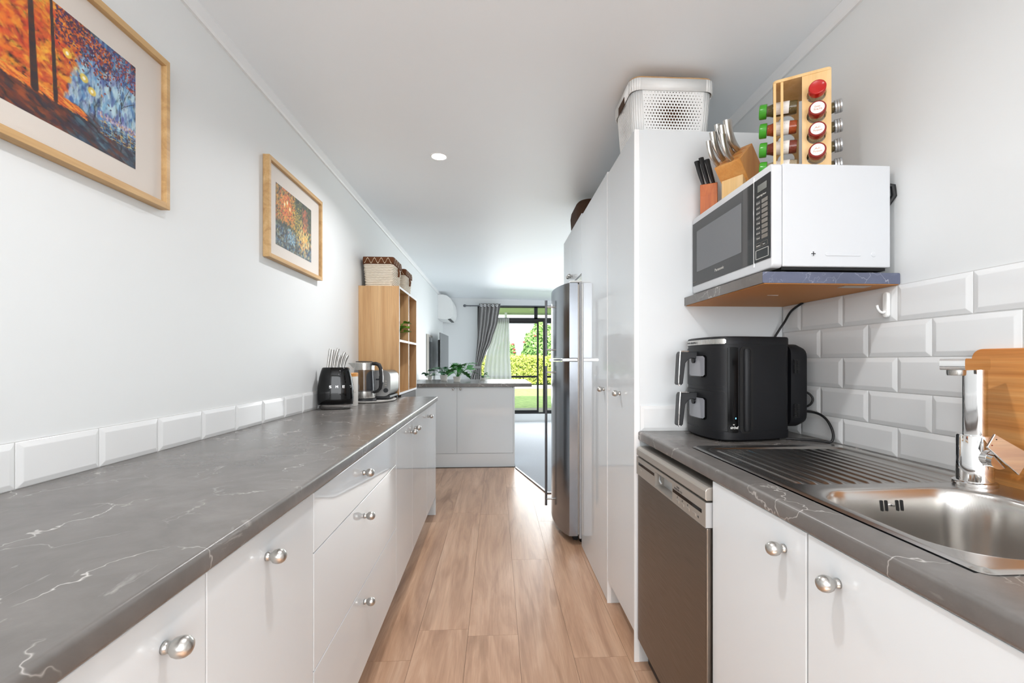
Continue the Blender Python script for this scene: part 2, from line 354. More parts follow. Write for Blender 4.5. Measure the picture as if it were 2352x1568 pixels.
# floor: base slab + planks
fl = struct('floor', MB().box(XL-.1, XLIV, YB-.1, YF, -.12, -.006), 'sub')
def ymax(x): return 4.96 if x <= .2 else (4.96-(x-.2)*(1.0/.25) if x < .45 else 3.96)
for k in range(-2, 8):
    x0 = -.548+.2135*k; x1 = x0+.2135
    xa, xb = max(x0, XL)+.0005, min(x1, XR)-.0005; col = {0: 1.785, 1: 3.5, 2: 1.93, 3: 2.657, 4: 1.765}.get(k, 2.2+.5*k % 1.5)
    L = 1.52; y = col-3*L
    while y < 5:
        ya, yb = max(y, YB)+.0006, y+L-.0006
        if yb > ya+.05:
            cut = [(xx, min(yb, ymax(xx))) for xx in [xb]+[q for q in (.45, .2) if xa < q < xb]+[xa]]
            if max(c[1] for c in cut) > ya+.05:
                poly = [(xa, ya), (xb, ya)]+[(c[0], max(c[1], ya+.01)) for c in cut]
                obj('plank', MB().prism(poly, 'Z', -.006, random.uniform(-.0003, 0)), 'floor', fl)
        y += L
cp = tag(obj('living_room_carpet', MB().prism([(-1.0, 5.605), (.209, 5.605), (.209, 4.96), (.455, 3.985), (4.19, 3.985), (4.19, 8.68), (-1.0, 8.68)], 'Z', -.005, .008), 'carpet'), 'pale grey carpet covering the living room floor beyond the white peninsula', 'carpet')
obj('metal_strip', MB().prism([(.206, 4.93), (.445, 3.965), (1.12, 3.965), (1.12, 3.985), (.46, 3.985), (.215, 4.955)], 'Z', -.002, .010), 'rod', cp, label='dark metal edging strip')

# tiles (bevelled edge metro tiles, each its own piece)
def tile_mesh(w, h, cutl=False):
    b, d0, d1 = .013, .0045, .0082
    m = MB(); w -= .002; h -= .002; b = min(b, h*.3)
    m.add([(0, 0, 0), (w, 0, 0), (w, h, 0), (0, h, 0), (0, 0, d0), (w, 0, d0), (w, h, d0), (0, h, d0), (b, b, d1), (w-b, b, d1), (w-b, h-b, d1), (b, h-b, d1)],
          [(3, 2, 1, 0), (0, 1, 5, 4), (1, 2, 6, 5), (2, 3, 7, 6), (3, 0, 4, 7), (4, 5, 9, 8), (5, 6, 10, 9), (6, 7, 11, 10), (7, 4, 8, 11), (8, 9, 10, 11)])
    me = m.mesh('tile'); me.materials.append(M['tile']); return me
tm = {}
def tile(parent, w, h, mw):
    k = (round(w, 3), round(h, 3))
    if k not in tm: tm[k] = tile_mesh(w, h)
    o = inst('tile', tm[k], parent, mw); bv = o.modifiers.new('bevel', 'BEVEL'); bv.width = .0012; bv.segments = 2; bv.limit_method = 'ANGLE'; bv.angle_limit = radians(12)
wall_l = bpy.data.objects['wall_left']
# left: local x -> +Y, local y -> +Z, normal -> +X
ML = Matrix(((0, 0, 1, XL), (1, 0, 0, 0), (0, 1, 0, 0), (0, 0, 0, 1)))
for i in range(-8, 9):
    y = 1.0076+.202*i
    if y < 2.75: tile(wall_l, .202, .101, ML @ Matrix.Translation((y+.001, WT+.0005, 0)))
for y in (2.826+.0, 3.028, 3.23): tile(wall_l, .202, .101, ML @ Matrix.Translation((y, WT+.0005, 0)))
# right: local x -> -Y, y -> +Z, normal -> -X
MR = Matrix(((0, 0, -1, XR), (-1, 0, 0, 0), (0, 1, 0, 0), (0, 0, 0, 1)))
def right_tile(ya, yb, z0, z1):   # ya > yb
    tile(wall_r, ya-yb, z1-z0, MR @ Matrix.Translation((-ya, z0, 0)))
ZT = [1.385, 1.283, 1.1815, 1.0815, .983, .8985]
for r in range(5):
    off = 0 if r % 2 == 0 else .101
    ys = [1.6178-off-.202*j for j in range(-1, 11)]
    for j in range(len(ys)-1):
        a, b = min(ys[j], 1.727), ys[j+1]
        if a-b > .03: right_tile(a, b, ZT[r+1], ZT[r])
obj('grout', MB().box(XR-.0035, XR, -.45, 1.727, WT, 1.385), 'grout', wall_r)
obj('grout', MB().box(XL, XL+.0035, -.62, 3.45, WT, WT+.101), 'grout', wall_l)

# ================================================================== KNOBS and CABINETS
def knob_mesh():
    m = MB().lathe([(.0001, 0), (.0082, 0), (.0084, .0035), (.0074, .0055), (.0066, .0075), (.0085, .0105), (.0120, .0145), (.0136, .0205), (.0136, .0240), (.0124, .0290), (.0095, .0330), (.0050, .0354), (.0001, .036)], axis='X', seg=28)
    me = m.mesh('knob'); fix_normals(me); me.materials.append(M['nickel'])
    for p in me.polygons: p.use_smooth = True
    return me
KN = knob_mesh()
def knob(parent, pos, d=(1, 0, 0)):
    a = math.atan2(d[1], d[0]); inst('knob', KN, parent, Matrix.Translation(pos) @ Matrix.Rotation(a, 4, 'Z'))
def panel(name, parent, x0, x1, y0, y1, z0, z1, mat='gloss', frame=None, label=None):
    m = MB().box(x0, x1, y0, y1, z0, z1)
    if frame is not None: m.xf(frame)
    return obj(name, m, mat, parent, bevel=.0015, label=label)
FL = Matrix.Translation((-.409, 0, 0)) @ Matrix.Rotation(.0115, 4, 'Z')      # local frame of the left run, x=0 is the worktop edge
def fl(x, y, z): return FL @ Vector((x, y, z))
def left_unit(name, label, y0, y1, doors=(), drawers=(), knobs=()):
    p = FL @ Vector((-.3, (y0+y1)/2, 0))
    t = thing(name, label, 'cabinet', tuple(p), .0115)
    c = MB().box(-.555, -.031, y0+.001, y1-.001, .145, .8595)
    obj('carcass', c.xf(FL), 'satin', t)
    obj('kickboard', MB().box(-.09, -.075, y0+.001, y1-.001, 0, .144).xf(FL), 'satin', t)
    parts = []
    for a, b in doors: parts.append(panel('door', t, -.030, -.012, a+.0012, b-.0012, .147, .857, frame=FL))
    for a, b in drawers: parts.append(panel('drawer', t, -.030, -.012, y0+.0012, y1-.0012, a+.0012, b-.0012, frame=FL))
    for i, (y, z) in enumerate(knobs):
        knob(parts[i], fl(-.012, y, z), (cos(.0115), sin(.0115)))
    return t
left_unit('base_cabinet', 'glossy white base cabinet nearest the camera under the long left worktop', .295, 1.096, doors=[(.295, .692), (.692, 1.096)], knobs=[(.6052, .801), (.872, .803)])
left_unit('base_cabinet', 'glossy white base cabinet cut off by the photo edge under left worktop', -.5, .293, doors=[(-.5, -.1), (-.1, .293)], knobs=[(-.18, .802), (-.02, .802)])
left_unit('drawer_cabinet', 'glossy white cabinet of three stacked drawers, one round knob each', 1.098, 2.03, drawers=[(.712, .857), (.43, .712), (.147, .43)], knobs=[(1.515, .8015), (1.526, .6554), (1.526, .370)])
left_unit('base_cabinet', 'glossy white double door cabinet with paired knobs beyond the drawer cabinet', 2.032, 3.00, doors=[(2.032, 2.455), (2.455, 3.00)], knobs=[(2.3947, .799), (2.52, .801)])
t = left_unit('base_cabinet', 'narrow glossy white cabinet at the far end of the left run', 3.002, 3.46, doors=[(3.002, 3.458)], knobs=[(3.045, .801)])
obj('end_panel', MB().box(-.555, -.0125, 3.461, 3.476, 0, .860).xf(FL), 'gloss', t)
# worktops with rolled front edge: profile (outward x, z)
def edge_profile(w, h, r=.008, seg=5):
    p = [(-w, h)]
    for k in range(seg+1): a = pi/2-pi/2*k/seg; p.append((-r+r*cos(a), h-r+r*sin(a)))
    for k in range(seg+1): a = -pi/2*k/seg; p.append((-r+r*cos(a), -.0+r+r*sin(a)))
    p.append((-w, 0)); return p
prof = edge_profile(.62, .036)
ringA = [FL @ Vector((max(x, -.62), -.52, WT-.036+z)) for x, z in prof]; ringB = [FL @ Vector((max(x, -.62), 3.49, WT-.036+z)) for x, z in prof]
for rg in (ringA, ringB):
    for p in rg:
        if p.x < -.95: p.x = XL+.001
o = obj('worktop', MB().loft([ringA, ringB]), 'top', smooth=True, split=30); tag(o, 'long grey marble-look worktop over the left cabinets below the pictures', 'worktop')

# right run
def right_unit(name, label, y0, y1, doors, knobs, xf=.557, zt=.862, zb=.15, back=XR-.004):
    t = thing(name, label, 'cabinet', ((xf+back)/2, (y0+y1)/2, 0))
    obj('carcass', MB().box(xf+.019, .62, y0+.001, y1-.001, zb, .72).box(1.0, back, y0+.001, y1-.001, zb, .72).box(.62, 1.0, y0+.001, y1-.001, zb, .62), 'satin', t)
    obj('kickboard', MB().box(xf+.07, xf+.085, y0+.001, y1-.001, 0, zb-.001), 'satin', t)
    for i, (a, b) in enumerate(doors):
        d = panel('door', t, xf, xf+.018, a+.0012, b-.0012, zb+.002, zt-.001)
        if i < len(knobs): knob(d, (xf, knobs[i][0], knobs[i][1]), (-1, 0, 0))
    return t
right_unit('sink_cabinet', 'glossy white cabinet beside the dishwasher with a knob by each door gap', .42, 1.139, [(.7835, 1.138), (.42, .781)], [(.846, .8075), (.708, .8075)])
right_unit('base_cabinet', 'white base cabinet under the right worktop, largely out of frame', -.5, .418, [(-.04, .417), (-.5, -.042)], [(.3, .8075)])
# right worktop with sink cut-out
SX0, SX1, SY0, SY1 = .616, 1.103, .538, 1.404
pr2 = [(-(x), z) for x, z in edge_profile(.062, .036)]       # x increases to the right wall
ra = [(.551+x, -.5, WT-.036+z) for x, z in pr2]; rb = [(.551+x, 1.7285, WT-.036+z) for x, z in pr2]
m = MB().loft([ra, rb]); m.box(.613, XR-.001, 1.413-.015, 1.7285, WT-.036, WT); m.box(.613, XR-.001, -.5, SY0+.01, WT-.036, WT); m.box(SX1-.01, XR-.001, SY0+.01, 1.398, WT-.036, WT)
o = obj('worktop', m, 'top', smooth=True, split=30); tag(o, 'grey marble-look worktop on the right holding the sink and black fryer', 'worktop')

# sink as a pressed sheet
BX0, BX1, BY0, BY1 = .648, 1.000, .580, .908
def sd_rr(x, y, x0, x1, y0, y1, r):
    qx = abs(x-(x0+x1)/2)-(x1-x0)/2+r; qy = abs(y-(y0+y1)/2)-(y1-y0)/2+r
    return math.hypot(max(qx, 0), max(qy, 0))+min(max(qx, qy), 0)-r
def ss(a, b, x): t_ = min(1, max(0, (x-a)/(b-a))); return t_*t_*(3-2*t_)
def sink_z(x, y):
    z = .0045
    d = sd_rr(x, y, SX0, SX1, SY0, SY1, .022)             # outer rim rolls down
    z -= .004*ss(-.006, 0, d)
    di = sd_rr(x, y, SX0+.022, SX1-.028, .945, SY1-.035, .05)   # drainer recess
    z -= .007*ss(.0, -.012, di)
    if di < -.012:
        u = (x-(SX0+.045))/.0315; ph = abs((u % 1)-.5)*2
        z += .0055*ss(.45, .95, 1-ph)*ss(-.012, -.03, di)
    db = sd_rr(x, y, BX0, BX1, BY0, BY1, .085)
    z -= .004*ss(.012, .0, db)
    z -= .150*ss(0, -.022, db)+.006*ss(-.02, -.12, db)
    return WT+z
NX_, NY_ = 190, 330
xs = np.linspace(SX0, SX1, NX_); ys = np.linspace(SY0, SY1, NY_); m = MB(); vs = []
for y in ys:
    for x in xs:
        X, Y = x, y                                           # round the outer corners
        for cx_, cy_, sx, sy in ((SX0+.022, SY0+.022, -1, -1), (SX1-.022, SY0+.022, 1, -1), (SX0+.022, SY1-.022, -1, 1), (SX1-.022, SY1-.022, 1, 1)):
            if (x-cx_)*sx > 0 and (y-cy_)*sy > 0:
                l = math.hypot(x-cx_, y-cy_); mx = max(abs(x-cx_), abs(y-cy_))
                if l > 0: X = cx_+(x-cx_)*mx/l; Y = cy_+(y-cy_)*mx/l
        vs.append((X, Y, sink_z(x, y)))
zg = np.array([p[2] for p in vs]).reshape(NY_, NX_)
for _ in range(3):
    zp = np.pad(zg, 1, mode='edge'); zg = (zp[1:-1, 1:-1]*4+zp[:-2, 1:-1]*2+zp[2:, 1:-1]*2+zp[1:-1, :-2]*2+zp[1:-1, 2:]*2+zp[:-2, :-2]+zp[2:, 2:]+zp[:-2, 2:]+zp[2:, :-2])/16
vs = [(p[0], p[1], float(z)) for p, z in zip(vs, zg.ravel())]
m.add(vs, [(j*NX_+i, j*NX_+i+1, (j+1)*NX_+i+1, (j+1)*NX_+i) for j in range(NY_-1) for i in range(NX_-1)])
sk = thing('kitchen_sink', 'stainless steel sink with ribbed drainer set in the right worktop', 'sink', (.86, .97, WT))
obj('sink_bowl', m, 'sinksteel', sk, smooth=True, split=0)
for dx in (-.022, -.012, .012, .022):
    obj('overflow_slot', MB().prism(rrect(.826+dx-.0022, .826+dx+.0022, .857, .879, .0021, 3), 'Y', -.0010, .002).xf(Matrix(((1, 0, 0, 0), (0, 1, .11, .9012-.11*.868), (0, 0, 1, 0), (0, 0, 0, 1)))), 'blackdeep', sk)
obj('overflow_screw', MB().lathe([(.0001, .8965), (.003, .897), (.0035, .899), (.0035, .903)], (.826, 0, .869), 'Y', 12), 'chrome', sk, smooth=True)
obj('drain_strainer', MB().lathe([(.0001, 0), (.03, 0), (.038, .002), (.042, .0005), (.042, -.003)], (.83, .74, WT-.151), seg=28), 'chrome', sk, smooth=True)

# tap
tp = thing('mixer_tap', 'tall chrome mixer tap with flat lever standing behind the sink bowl', 'tap', (1.035, .925, WT+.0045))
TX, TY, TZ = 1.035, .925, WT+.0035
obj('base_ring', MB().lathe([(.001, 0), (.036, 0), (.037, .002), (.037, .009), (.034, .011), (.031, .0112)], (TX, TY, TZ), seg=40), 'chrome', tp, smooth=True)
obj('tap_body', MB().lathe([(.001, .009), (.0305, .010), (.0305, .107), (.029, .1095), (.001, .110)], (TX, TY, TZ), seg=40), 'chrome', tp, smooth=True)
cd = Vector((-.89, -.456, 0)); cs = Vector((-cd.y, cd.x, 0))
Ft = Matrix(((cd.x, cs.x, 0, TX), (cd.y, cs.y, 0, TY), (0, 0, 1, TZ), (0, 0, 0, 1)))
obj('column', MB().prism(rrect(-.021, .017, -.0185, .0185, .012, 6), 'Z', .106, .262).xf(Ft), 'chrome', tp, smooth=True)
obj('spout', MB().prism(rrect(-.021, .128, .250, .2735, .006, 4), 'Y', -.0195, .0195).xf(Ft), 'chrome', tp, smooth=True, bevel=.003, seg=3)
obj('aerator', MB().lathe([(.001, .239), (.014, .239), (.015, .242), (.015, .252)], (.105, 0, 0), seg=28).xf(Ft), 'steel', tp, smooth=True)
b0 = Vector((TX, TY-.01, TZ+.064)); b1 = Vector((1.034, .886, .9665)); b2 = Vector((1.032, .872, .965))
obj('valve_barrel', MB().tube([b0, b1], .0185, 28), 'chrome', tp, smooth=True)
obj('lever_hub', MB().tube([b1+(b2-b1)*.04, b2], .0180, 28), 'chrome', tp, smooth=True)
LA, LB, LC, LD = Vector((1.0005, .8737, .994)), Vector((1.0177, .8738, 1.0208)), Vector((1.083, .8617, .9793)), Vector((1.0554, .8612, .9387))
ln = (LD-LA).cross(LB-LA).normalized()
if ln.y > 0: ln = -ln
q = [LA, LB, LC, LD]; obj('lever', MB().loft([[p-ln*.0002 for p in q], [p+ln*.0042 for p in q]]), 'chrome', tp, bevel=.0012, seg=3)
for k, (u, v) in enumerate(((.10, .78), (.08, .30))): p = LA+(LD-LA)*u+(LB-LA)*v+ln*.0042; obj('temperature_dot', MB().tube([p, p+ln*.0004], .0012, 10), 'red' if k else 'blackgloss', tp)
# round wire ring seen behind the tap
ring = MB().tube([(1.1235, 1.0+.034*cos(a), .985+.052*sin(a)-.02) for a in [2*pi*k/40 for k in range(40)]], .0014, 8, closed=True)
tag(obj('wire_ring', ring, 'chrome', smooth=True), 'thin round wire ring leaning on tiles behind the chrome tap', 'ring')
# bamboo board
bt = thing('cutting_board', 'large bamboo cutting board leaning on the tiles behind the tap', 'board', (1.095, .80, WT))
Fb = Matrix.Translation((1.091, 0, WT+.001)) @ Matrix.Rotation(radians(4.2), 4, 'Y')
obj('board_panel', MB().prism(rrect(.575, 1.002, 0, .300, .022, 6), 'X', 0, .016).xf(Fb), 'bamboo', bt, bevel=.004, seg=3)

# ------------------------------------------------------------------ dishwasher
dw = thing('dishwasher', 'silver dishwasher with steel door between the tall pantry and sink cabinet', 'dishwasher', (.83, 1.435, 0))
DY0, DY1, DXF = 1.1415, 1.7135, .540
obj('tub_body', MB().box(.585, 1.10, DY0, DY1, .02, .80), 'black', dw)
m = MB().prism([(DXF+.004, .807), (.60, .807), (.66, .842), (DXF+.012, .842), (DXF+.003, .838), (DXF, .832), (DXF, .812)], 'Y', DY0, DY1)
obj('top_lip', m, 'silver', dw, bevel=.002)
obj('top_cover', MB().box(.60, 1.05, DY0+.01, DY1-.01, .80, .843), 'blackdeep', dw)
hy0, hy1, hz0, hz1 = 1.362, 1.512, .744, .793           # handle recess
cpn = obj('control_panel', MB().box(DXF, .575, DY0, hy0, .738, .803).box(DXF, .575, hy1, DY1, .738, .803).box(DXF, .575, hy0, hy1, hz1, .803).box(DXF, .575, hy0, hy1, .738, hz0), 'silver', dw)
obj('handle_recess', MB().box(.572, .5745, hy0, hy1, hz0, hz1), 'silverlight', dw)
obj('handle_lip', MB().tube([(DXF+.030, hy1-.004, .790), (DXF+.014, hy1-.012, .779), (DXF+.006, hy1-.03, .770), (DXF+.003, hy1-.05, .766)], .003, 8), 'silverlight', dw, smooth=True)
obj('panel_edge', MB().box(DXF+.001, .575, DY0-.0012, DY0-.0001, .738, .803), 'silverlight', dw)
obj('display_strip', MB().box(DXF-.0006, DXF+.001, 1.162, 1.356, .770, .780), 'blackgloss', dw)
obj('display_strip', MB().box(DXF-.0006, DXF+.001, 1.520, 1.690, .776, .786), 'blackgloss', dw)
for y in (1.318, 1.285, 1.248, 1.206): obj('button', MB().box(DXF-.0016, DXF+.001, y-.011, y+.011, .749, .757), 'silver', dw, bevel=.0006)
obj('button', MB().box(DXF-.0016, DXF+.001, 1.655, 1.672, .758, .764), 'silver', dw, bevel=.0006)
XA, YA = (0, -1, 0), (0, 0, 1)
text('lettering', '24 70 55 50 - 1 2 3', .0075, 'printdark', dw, (DXF-.0007, 1.345, .7835), XA, YA)
text('lettering', 'Program', .0055, 'printdark', dw, (DXF-.0007, 1.325, .7925), XA, YA)
text('lettering', 'P', .008, 'printdark', dw, (DXF-.0007, 1.322, .7605), XA, YA); text('lettering', 'O', .008, 'printdark', dw, (DXF-.0007, 1.288, .7605), XA, YA)
text('lettering', 'O', .008, 'printdark', dw, (DXF-.0007, 1.251, .7605), XA, YA); text('lettering', '>II', .009, 'printdark', dw, (DXF-.0007, 1.188, .750), XA, YA)
obj('door', MB().box(DXF+.004, .584, DY0+.002, DY1-.001, .10, .7365), 'dwsteel', dw, bevel=.004, seg=3)
obj('toe_panel', MB().box(DXF+.05, .585, DY0+.002, DY1-.001, .005, .098), 'black', dw)

# ------------------------------------------------------------------ tall pantries
PX = .537
def pantry(label, y0, y1, zt, zb, ky, kz=1.03, extra=None):
    t = thing('pantry_cupboard', label, 'cupboard', ((PX+XR)/2, (y0+y1)/2, 0))
    obj('carcass', MB().box(PX+.019, XR-.003, y0+.017, y1-.003, max(zb, .06), zt-.004), 'satin', t)
    d = panel('door', t, PX, PX+.018, y0+.006, y1-.002, zb+.001, zt)
    if ky: knob(d, (PX, ky, kz), (-1, 0, 0))
    return t
t = pantry_near = pantry('tall white pantry cupboard beside the dishwasher with a plastic basket on top', 1.7295, 2.155, 2.072, .115, 1.935)
obj('side_panel', MB().box(PX+.020, XR-.002, 1.7295, 1.745, .0, 2.070), 'satin', t, bevel=.001)
obj('front_post', MB().box(PX-.001, PX+.0195, 1.7295, 1.7345, .0, 2.071), 'edge', t)
obj('kickboard', MB().box(PX+.075, PX+.09, 1.746, 2.153, 0, .113), 'satin', t)
t = pantry('tall white pantry cupboard next to the fridge, door reaching the floor', 2.157, 2.824, 2.086, .004, 2.226)
obj('side_panel', MB().box(PX+.0195, XR-.004, 2.1575, 2.1735, 0, 2.084), 'satin', t)
obj('front_post', MB().box(PX-.001, PX+.019, 2.1575, 2.1625, .0, 2.084), 'edge', t)
t = thing('overhead_cupboard', 'white overhead cupboard with two small knobs above the steel fridge', 'cupboard', (.84, 3.2, 1.73))
obj('carcass', MB().box(PX+.019, XR-.003, 2.829, 3.57, 1.735, 2.10), 'satin', t)
for a, b, k in ((2.827, 3.198, 3.17), (3.20, 3.572, 3.23)):
    d = panel('door', t, PX, PX+.018, a, b, 1.725, 2.103); knob(d, (PX, k, 1.772), (-1, 0, 0))
# tile upstand against the pantry side
MP = Matrix(((1, 0, 0, .5575), (0, 0, -1, 1.7293), (0, 1, 0, WT+.0005), (0, 0, 0, 1)))
for i, w in enumerate((.202, .202, .166)):
    o = inst('tile', tile_mesh(w, .100), pantry_near, MP @ Matrix.Translation((.202*i+.001, 0, 0)))

# ------------------------------------------------------------------ fridge
fr = thing('refrigerator', 'curved steel two door fridge standing under the overhead white cupboard', 'fridge', (.8, 3.19, 0))
FY0, FY1 = 2.852, 3.545
obj('cabinet_body', MB().box(.530, 1.12, FY0+.003, FY1-.003, .035, 1.672), 'fridgeside', fr, bevel=.004)
def fdoor(z0, z1):
    pts = [(.518, FY1), (.518, FY0)]
    n = 18
    for k in range(n+1):
        u = k/n; y = FY0+(FY1-FY0)*u; pts.append((.465-.066*(1-(2*u-1)**2)**.8, y))
    return MB().prism(pts, 'Z', z0, z1)
obj('freezer_door', fdoor(1.190, 1.668), 'fridge', fr, smooth=True, split=30)
obj('fridge_door', fdoor(.055, 1.165), 'fridge', fr, smooth=True, split=30)
obj('door_seal', MB().box(.5185, .5295, FY0+.012, FY1-.012, .06, 1.66), 'silver', fr)
obj('hinge_cover', MB().box(.47, .56, FY0+.01, FY0+.07, 1.6725, 1.684), 'whiteplastic', fr, bevel=.003)
obj('hinge_strip', MB().box(.42, .519, FY0+.004, FY1-.01, 1.168, 1.187), 'chrome', fr, bevel=.003)
for z0, z1 in ((1.205, 1.60), (.145, 1.135)):
    h = obj('handle', MB().lathe([(.001, z0), (.0088, z0), (.0088, z1), (.001, z1)], (.354, 3.2, 0), seg=16), 'rod', fr, smooth=True)
    for z in (z0+.045, z1-.045): obj('handle_bracket', MB().tube([(.358, 3.2, z), (.402, 3.2, z)], .007, 10), 'steel', h, smooth=True)
for y in (FY0+.06, FY1-.06):
    for x in (.56, 1.06): obj('foot', MB().lathe([(.001, 0), (.02, 0), (.02, .036), (.001, .036)], (x, y, 0), seg=12), 'blackdeep', fr, smooth=True)
obj('toe_grille', MB().box(.50, .528, FY0+.05, FY1-.05, .012, .05), 'blackdeep', fr)
obj('badge', MB().box(.4625, .4655, FY0+.05, FY0+.075, 1.56, 1.63), 'blackdeep', fr)

# brown basket over the fridge
rings = []
for z, s_ in ((2.104, .90), (2.16, .97), (2.25, 1.0), (2.285, .97), (2.30, .90)):
    rings.append([(.76+.195*s_*p[0], 3.30+.21*s_*p[1], z) for p in rrect(-1, 1, -1, 1, .45, 6)])
bb = thing('storage_hamper', 'dark brown soft hamper lying on the overhead cupboard above fridge', 'basket', (.76, 3.3, 2.104))
obj('hamper_body', MB().loft(rings), 'wickerbrown', bb, smooth=True, split=0)

# ------------------------------------------------------------------ white perforated basket
bk = thing('plastic_basket', 'white perforated plastic basket with thin wooden lid on the tall pantry', 'basket', (.715, 1.92, 2.072))
def basket_ring(z, o): return [(p[0], p[1], z) for p in rrect(.548-o, .882+o, 1.792-o, 2.050+o, .040, 6)]
ba, bz0, bz1 = .0, 2.074, 2.262
def side_point(u, v, side):    # perforated faces taper downwards
    z = bz0+(bz1-bz0)*v; o = -.012*(1-v)
    if side == 'front': return Vector((.548-o+.04+(.882-.548+2*o-.08)*u, 1.792-o, z))
    return Vector((.548-o, 1.792-o+.04+(2.050-1.792+2*o-.08)*(1-u), z))
def perforated(side, nu, nv):
    m = MB()
    for j in range(nv):
        sh = (j % 2)*.5
        for i in range(-1, nu+1):
            u0, u1 = (i+sh)/nu, (i+1+sh)/nu; cu, cv = (u0+u1)/2, (j+.5)/nv; u0c, u1c = max(0, u0), min(1, u1)
            if u1c-u0c < 1e-6: continue
            q = [(u0c, j/nv), (u1c, j/nv), (u1c, (j+1)/nv), (u0c, (j+1)/nv)]
            d = math.hypot((cu-.5)/.75, (cv-.5)/.80); r = .46*max(.16, 1-1.0*d)
            if u0 < 0 or u1 > 1:
                m.add([side_point(a, b, side) for a, b in q], [(0, 1, 2, 3)]); continue
            mid = [((q[k][0]+q[(k+1) % 4][0])/2, (q[k][1]+q[(k+1) % 4][1])/2) for k in range(4)]
            outer = []
            for k in range(4): outer += [q[k], mid[k]]
            inner = []
            for a, b in outer:
                du, dv = (a-cu)*nu, (b-cv)*nv; l = math.hypot(du, dv); inner.append((cu+du/l*r/nu, cv+dv/l*r/nv))
            vv = [side_point(a, b, side) for a, b in outer+inner]; m.add(vv, [(k, (k+1) % 8, 8+(k+1) % 8, 8+k) for k in range(8)])
    return m
ft = perforated('front', 20, 16); o = obj('perforated_side', ft, 'whiteplastic', bk, fix=False); sm = o.modifiers.new('solid', 'SOLIDIFY'); sm.thickness = .002; sm.offset = 0
sd = perforated('side', 15, 16); o = obj('perforated_side', sd, 'whiteplastic', bk, fix=False); sm = o.modifiers.new('solid', 'SOLIDIFY'); sm.thickness = .002; sm.offset = 0
# rounded corners and plain far sides
def shell(sel):
    m = MB(); 
    r0, r1 = basket_ring(bz0, -.012), basket_ring(bz1, 0); n = len(r0)
    for a, b in sel:
        for k in range(a, b): i, j = k % n, (k+1) % n; m.add([r0[i], r0[j], r1[j], r1[i]], [(0, 1, 2, 3)])
    return m
o = None
for nm, sel in (('plain_side', [(0, 13)]), ('basket_corner', [(14, 20)]), ('basket_corner', [(21, 28)])):
    o = obj(nm, shell(sel), 'whiteplastic', bk, smooth=True, fix=False); sm = o.modifiers.new('solid', 'SOLIDIFY'); sm.thickness = .002; sm.offset = 0
obj('basket_base', MB().prism([(p[0], p[1]) for p in basket_ring(0, -.013)], 'Z', bz0, bz0+.004), 'whiteplastic', bk)
# rim band: open ring with a handle cut-out
def band(z0, z1, o0, o1, skip=None):
    m = MB(); a, b = basket_ring(z0, o0), basket_ring(z1, o1); n = len(a)
    for k in range(n):
        if skip and k in skip: continue
        i, j = k, (k+1) % n; m.add([a[i], a[j], b[j], b[i]], [(0, 1, 2, 3)])
    return m
m = band(bz1-.002, 2.308, .006, .007); o = obj('basket_rim', m, 'whiteplastic', bk, smooth=True, fix=False); sm = o.modifiers.new('solid', 'SOLIDIFY'); sm.thickness = .0035; sm.offset = 0
obj('handle_opening', MB().box(.5375, .5402, 1.878, 1.965, 2.250, 2.283), 'wickerbrown', bk, bevel=.003, label='brown slot under the rim')
obj('lid', MB().prism([(p[0], p[1]) for p in basket_ring(0, .004)], 'Z', 2.309, 2.316), 'sonoma', bk, label='thin wooden lid')
obj('stored_cloth', MB().prism([(p[0], p[1]) for p in basket_ring(0, -.035)], 'Z', bz0+.006, 2.29), 'fabricbrown', bk, bevel=.01)

# ------------------------------------------------------------------ shelf with microwave
sh = thing('wall_shelf', 'marble-edged wall shelf with brown underside carrying the white microwave', 'shelf', (.93, 1.47, 1.386))
obj('shelf_board', MB().box(.7365, XR-.001, 1.2105, 1.7285, 1.3862, 1.4165), 'top', sh, bevel=.003)
obj('shelf_edge', MB().prism(rrect(.7345, XR-.002, 1.386, 1.417, .004, 3), 'Y', 1.2095, 1.2120), 'topblue', sh, label='blue-grey marbled end edge')
obj('shelf_edge', MB().box(.7340, .7362, 1.211, 1.7285, 1.386, 1.417), 'top', sh)
obj('shelf_underside', MB().box(.742, XR-.002, 1.214, 1.7285, 1.3840, 1.3862), 'mdf', sh, label='raw brown board underside')
obj('hinge_plate', MB().box(.99, 1.07, 1.235, 1.262, 1.3825, 1.3839), 'silver', sh)
obj('price_label', MB().box(.88, .915, 1.42, 1.425, 1.3830, 1.3839), 'label', sh)
mw = thing('microwave_oven', 'white microwave oven with black glass front on the marble-edged shelf', 'microwave', (.93, 1.47, 1.417))
MY0, MY1, MX0, MX1, MZ0, MZ1 = 1.2165, 1.724, .762, 1.112, 1.434, 1.7215
obj('cabinet_body', MB().box(.797, MX1, MY0+.002, MY1-.002, MZ0, MZ1), 'mwwhite', mw, bevel=.003)
m = MB().prism(rrect(MY0, MY1, MZ0-.004, MZ1, .012, 5), 'X', MX0+.003, .7955)
obj('front_frame', m, 'mwwhite', mw, bevel=.004, seg=3)
obj('door', MB().box(MX0+.0005, MX0+.004, 1.3035, MY1-.006, 1.459, 1.699), 'mwglass', mw, bevel=.001)
obj('control_panel', MB().box(MX0+.0005, MX0+.004, MY0+.004, 1.300, 1.459, 1.699), 'mwglass', mw, bevel=.001)
obj('door_gap', MB().box(MX0+.0008, MX0+.0036, 1.3005, 1.303, 1.447, 1.712), 'edge', mw)
obj('door_window', MB().box(MX0-.0002, MX0+.0006, 1.367, 1.680, 1.508, 1.662), 'mwmesh', mw)
text('lettering', 'Panasonic', .0145, 'print', mw, (MX0+.0002, 1.540, 1.4815), XA, YA, width=.062)
text('lettering', 'inverter', .008, 'key', mw, (MX0+.0002, 1.712, 1.470), XA, YA)
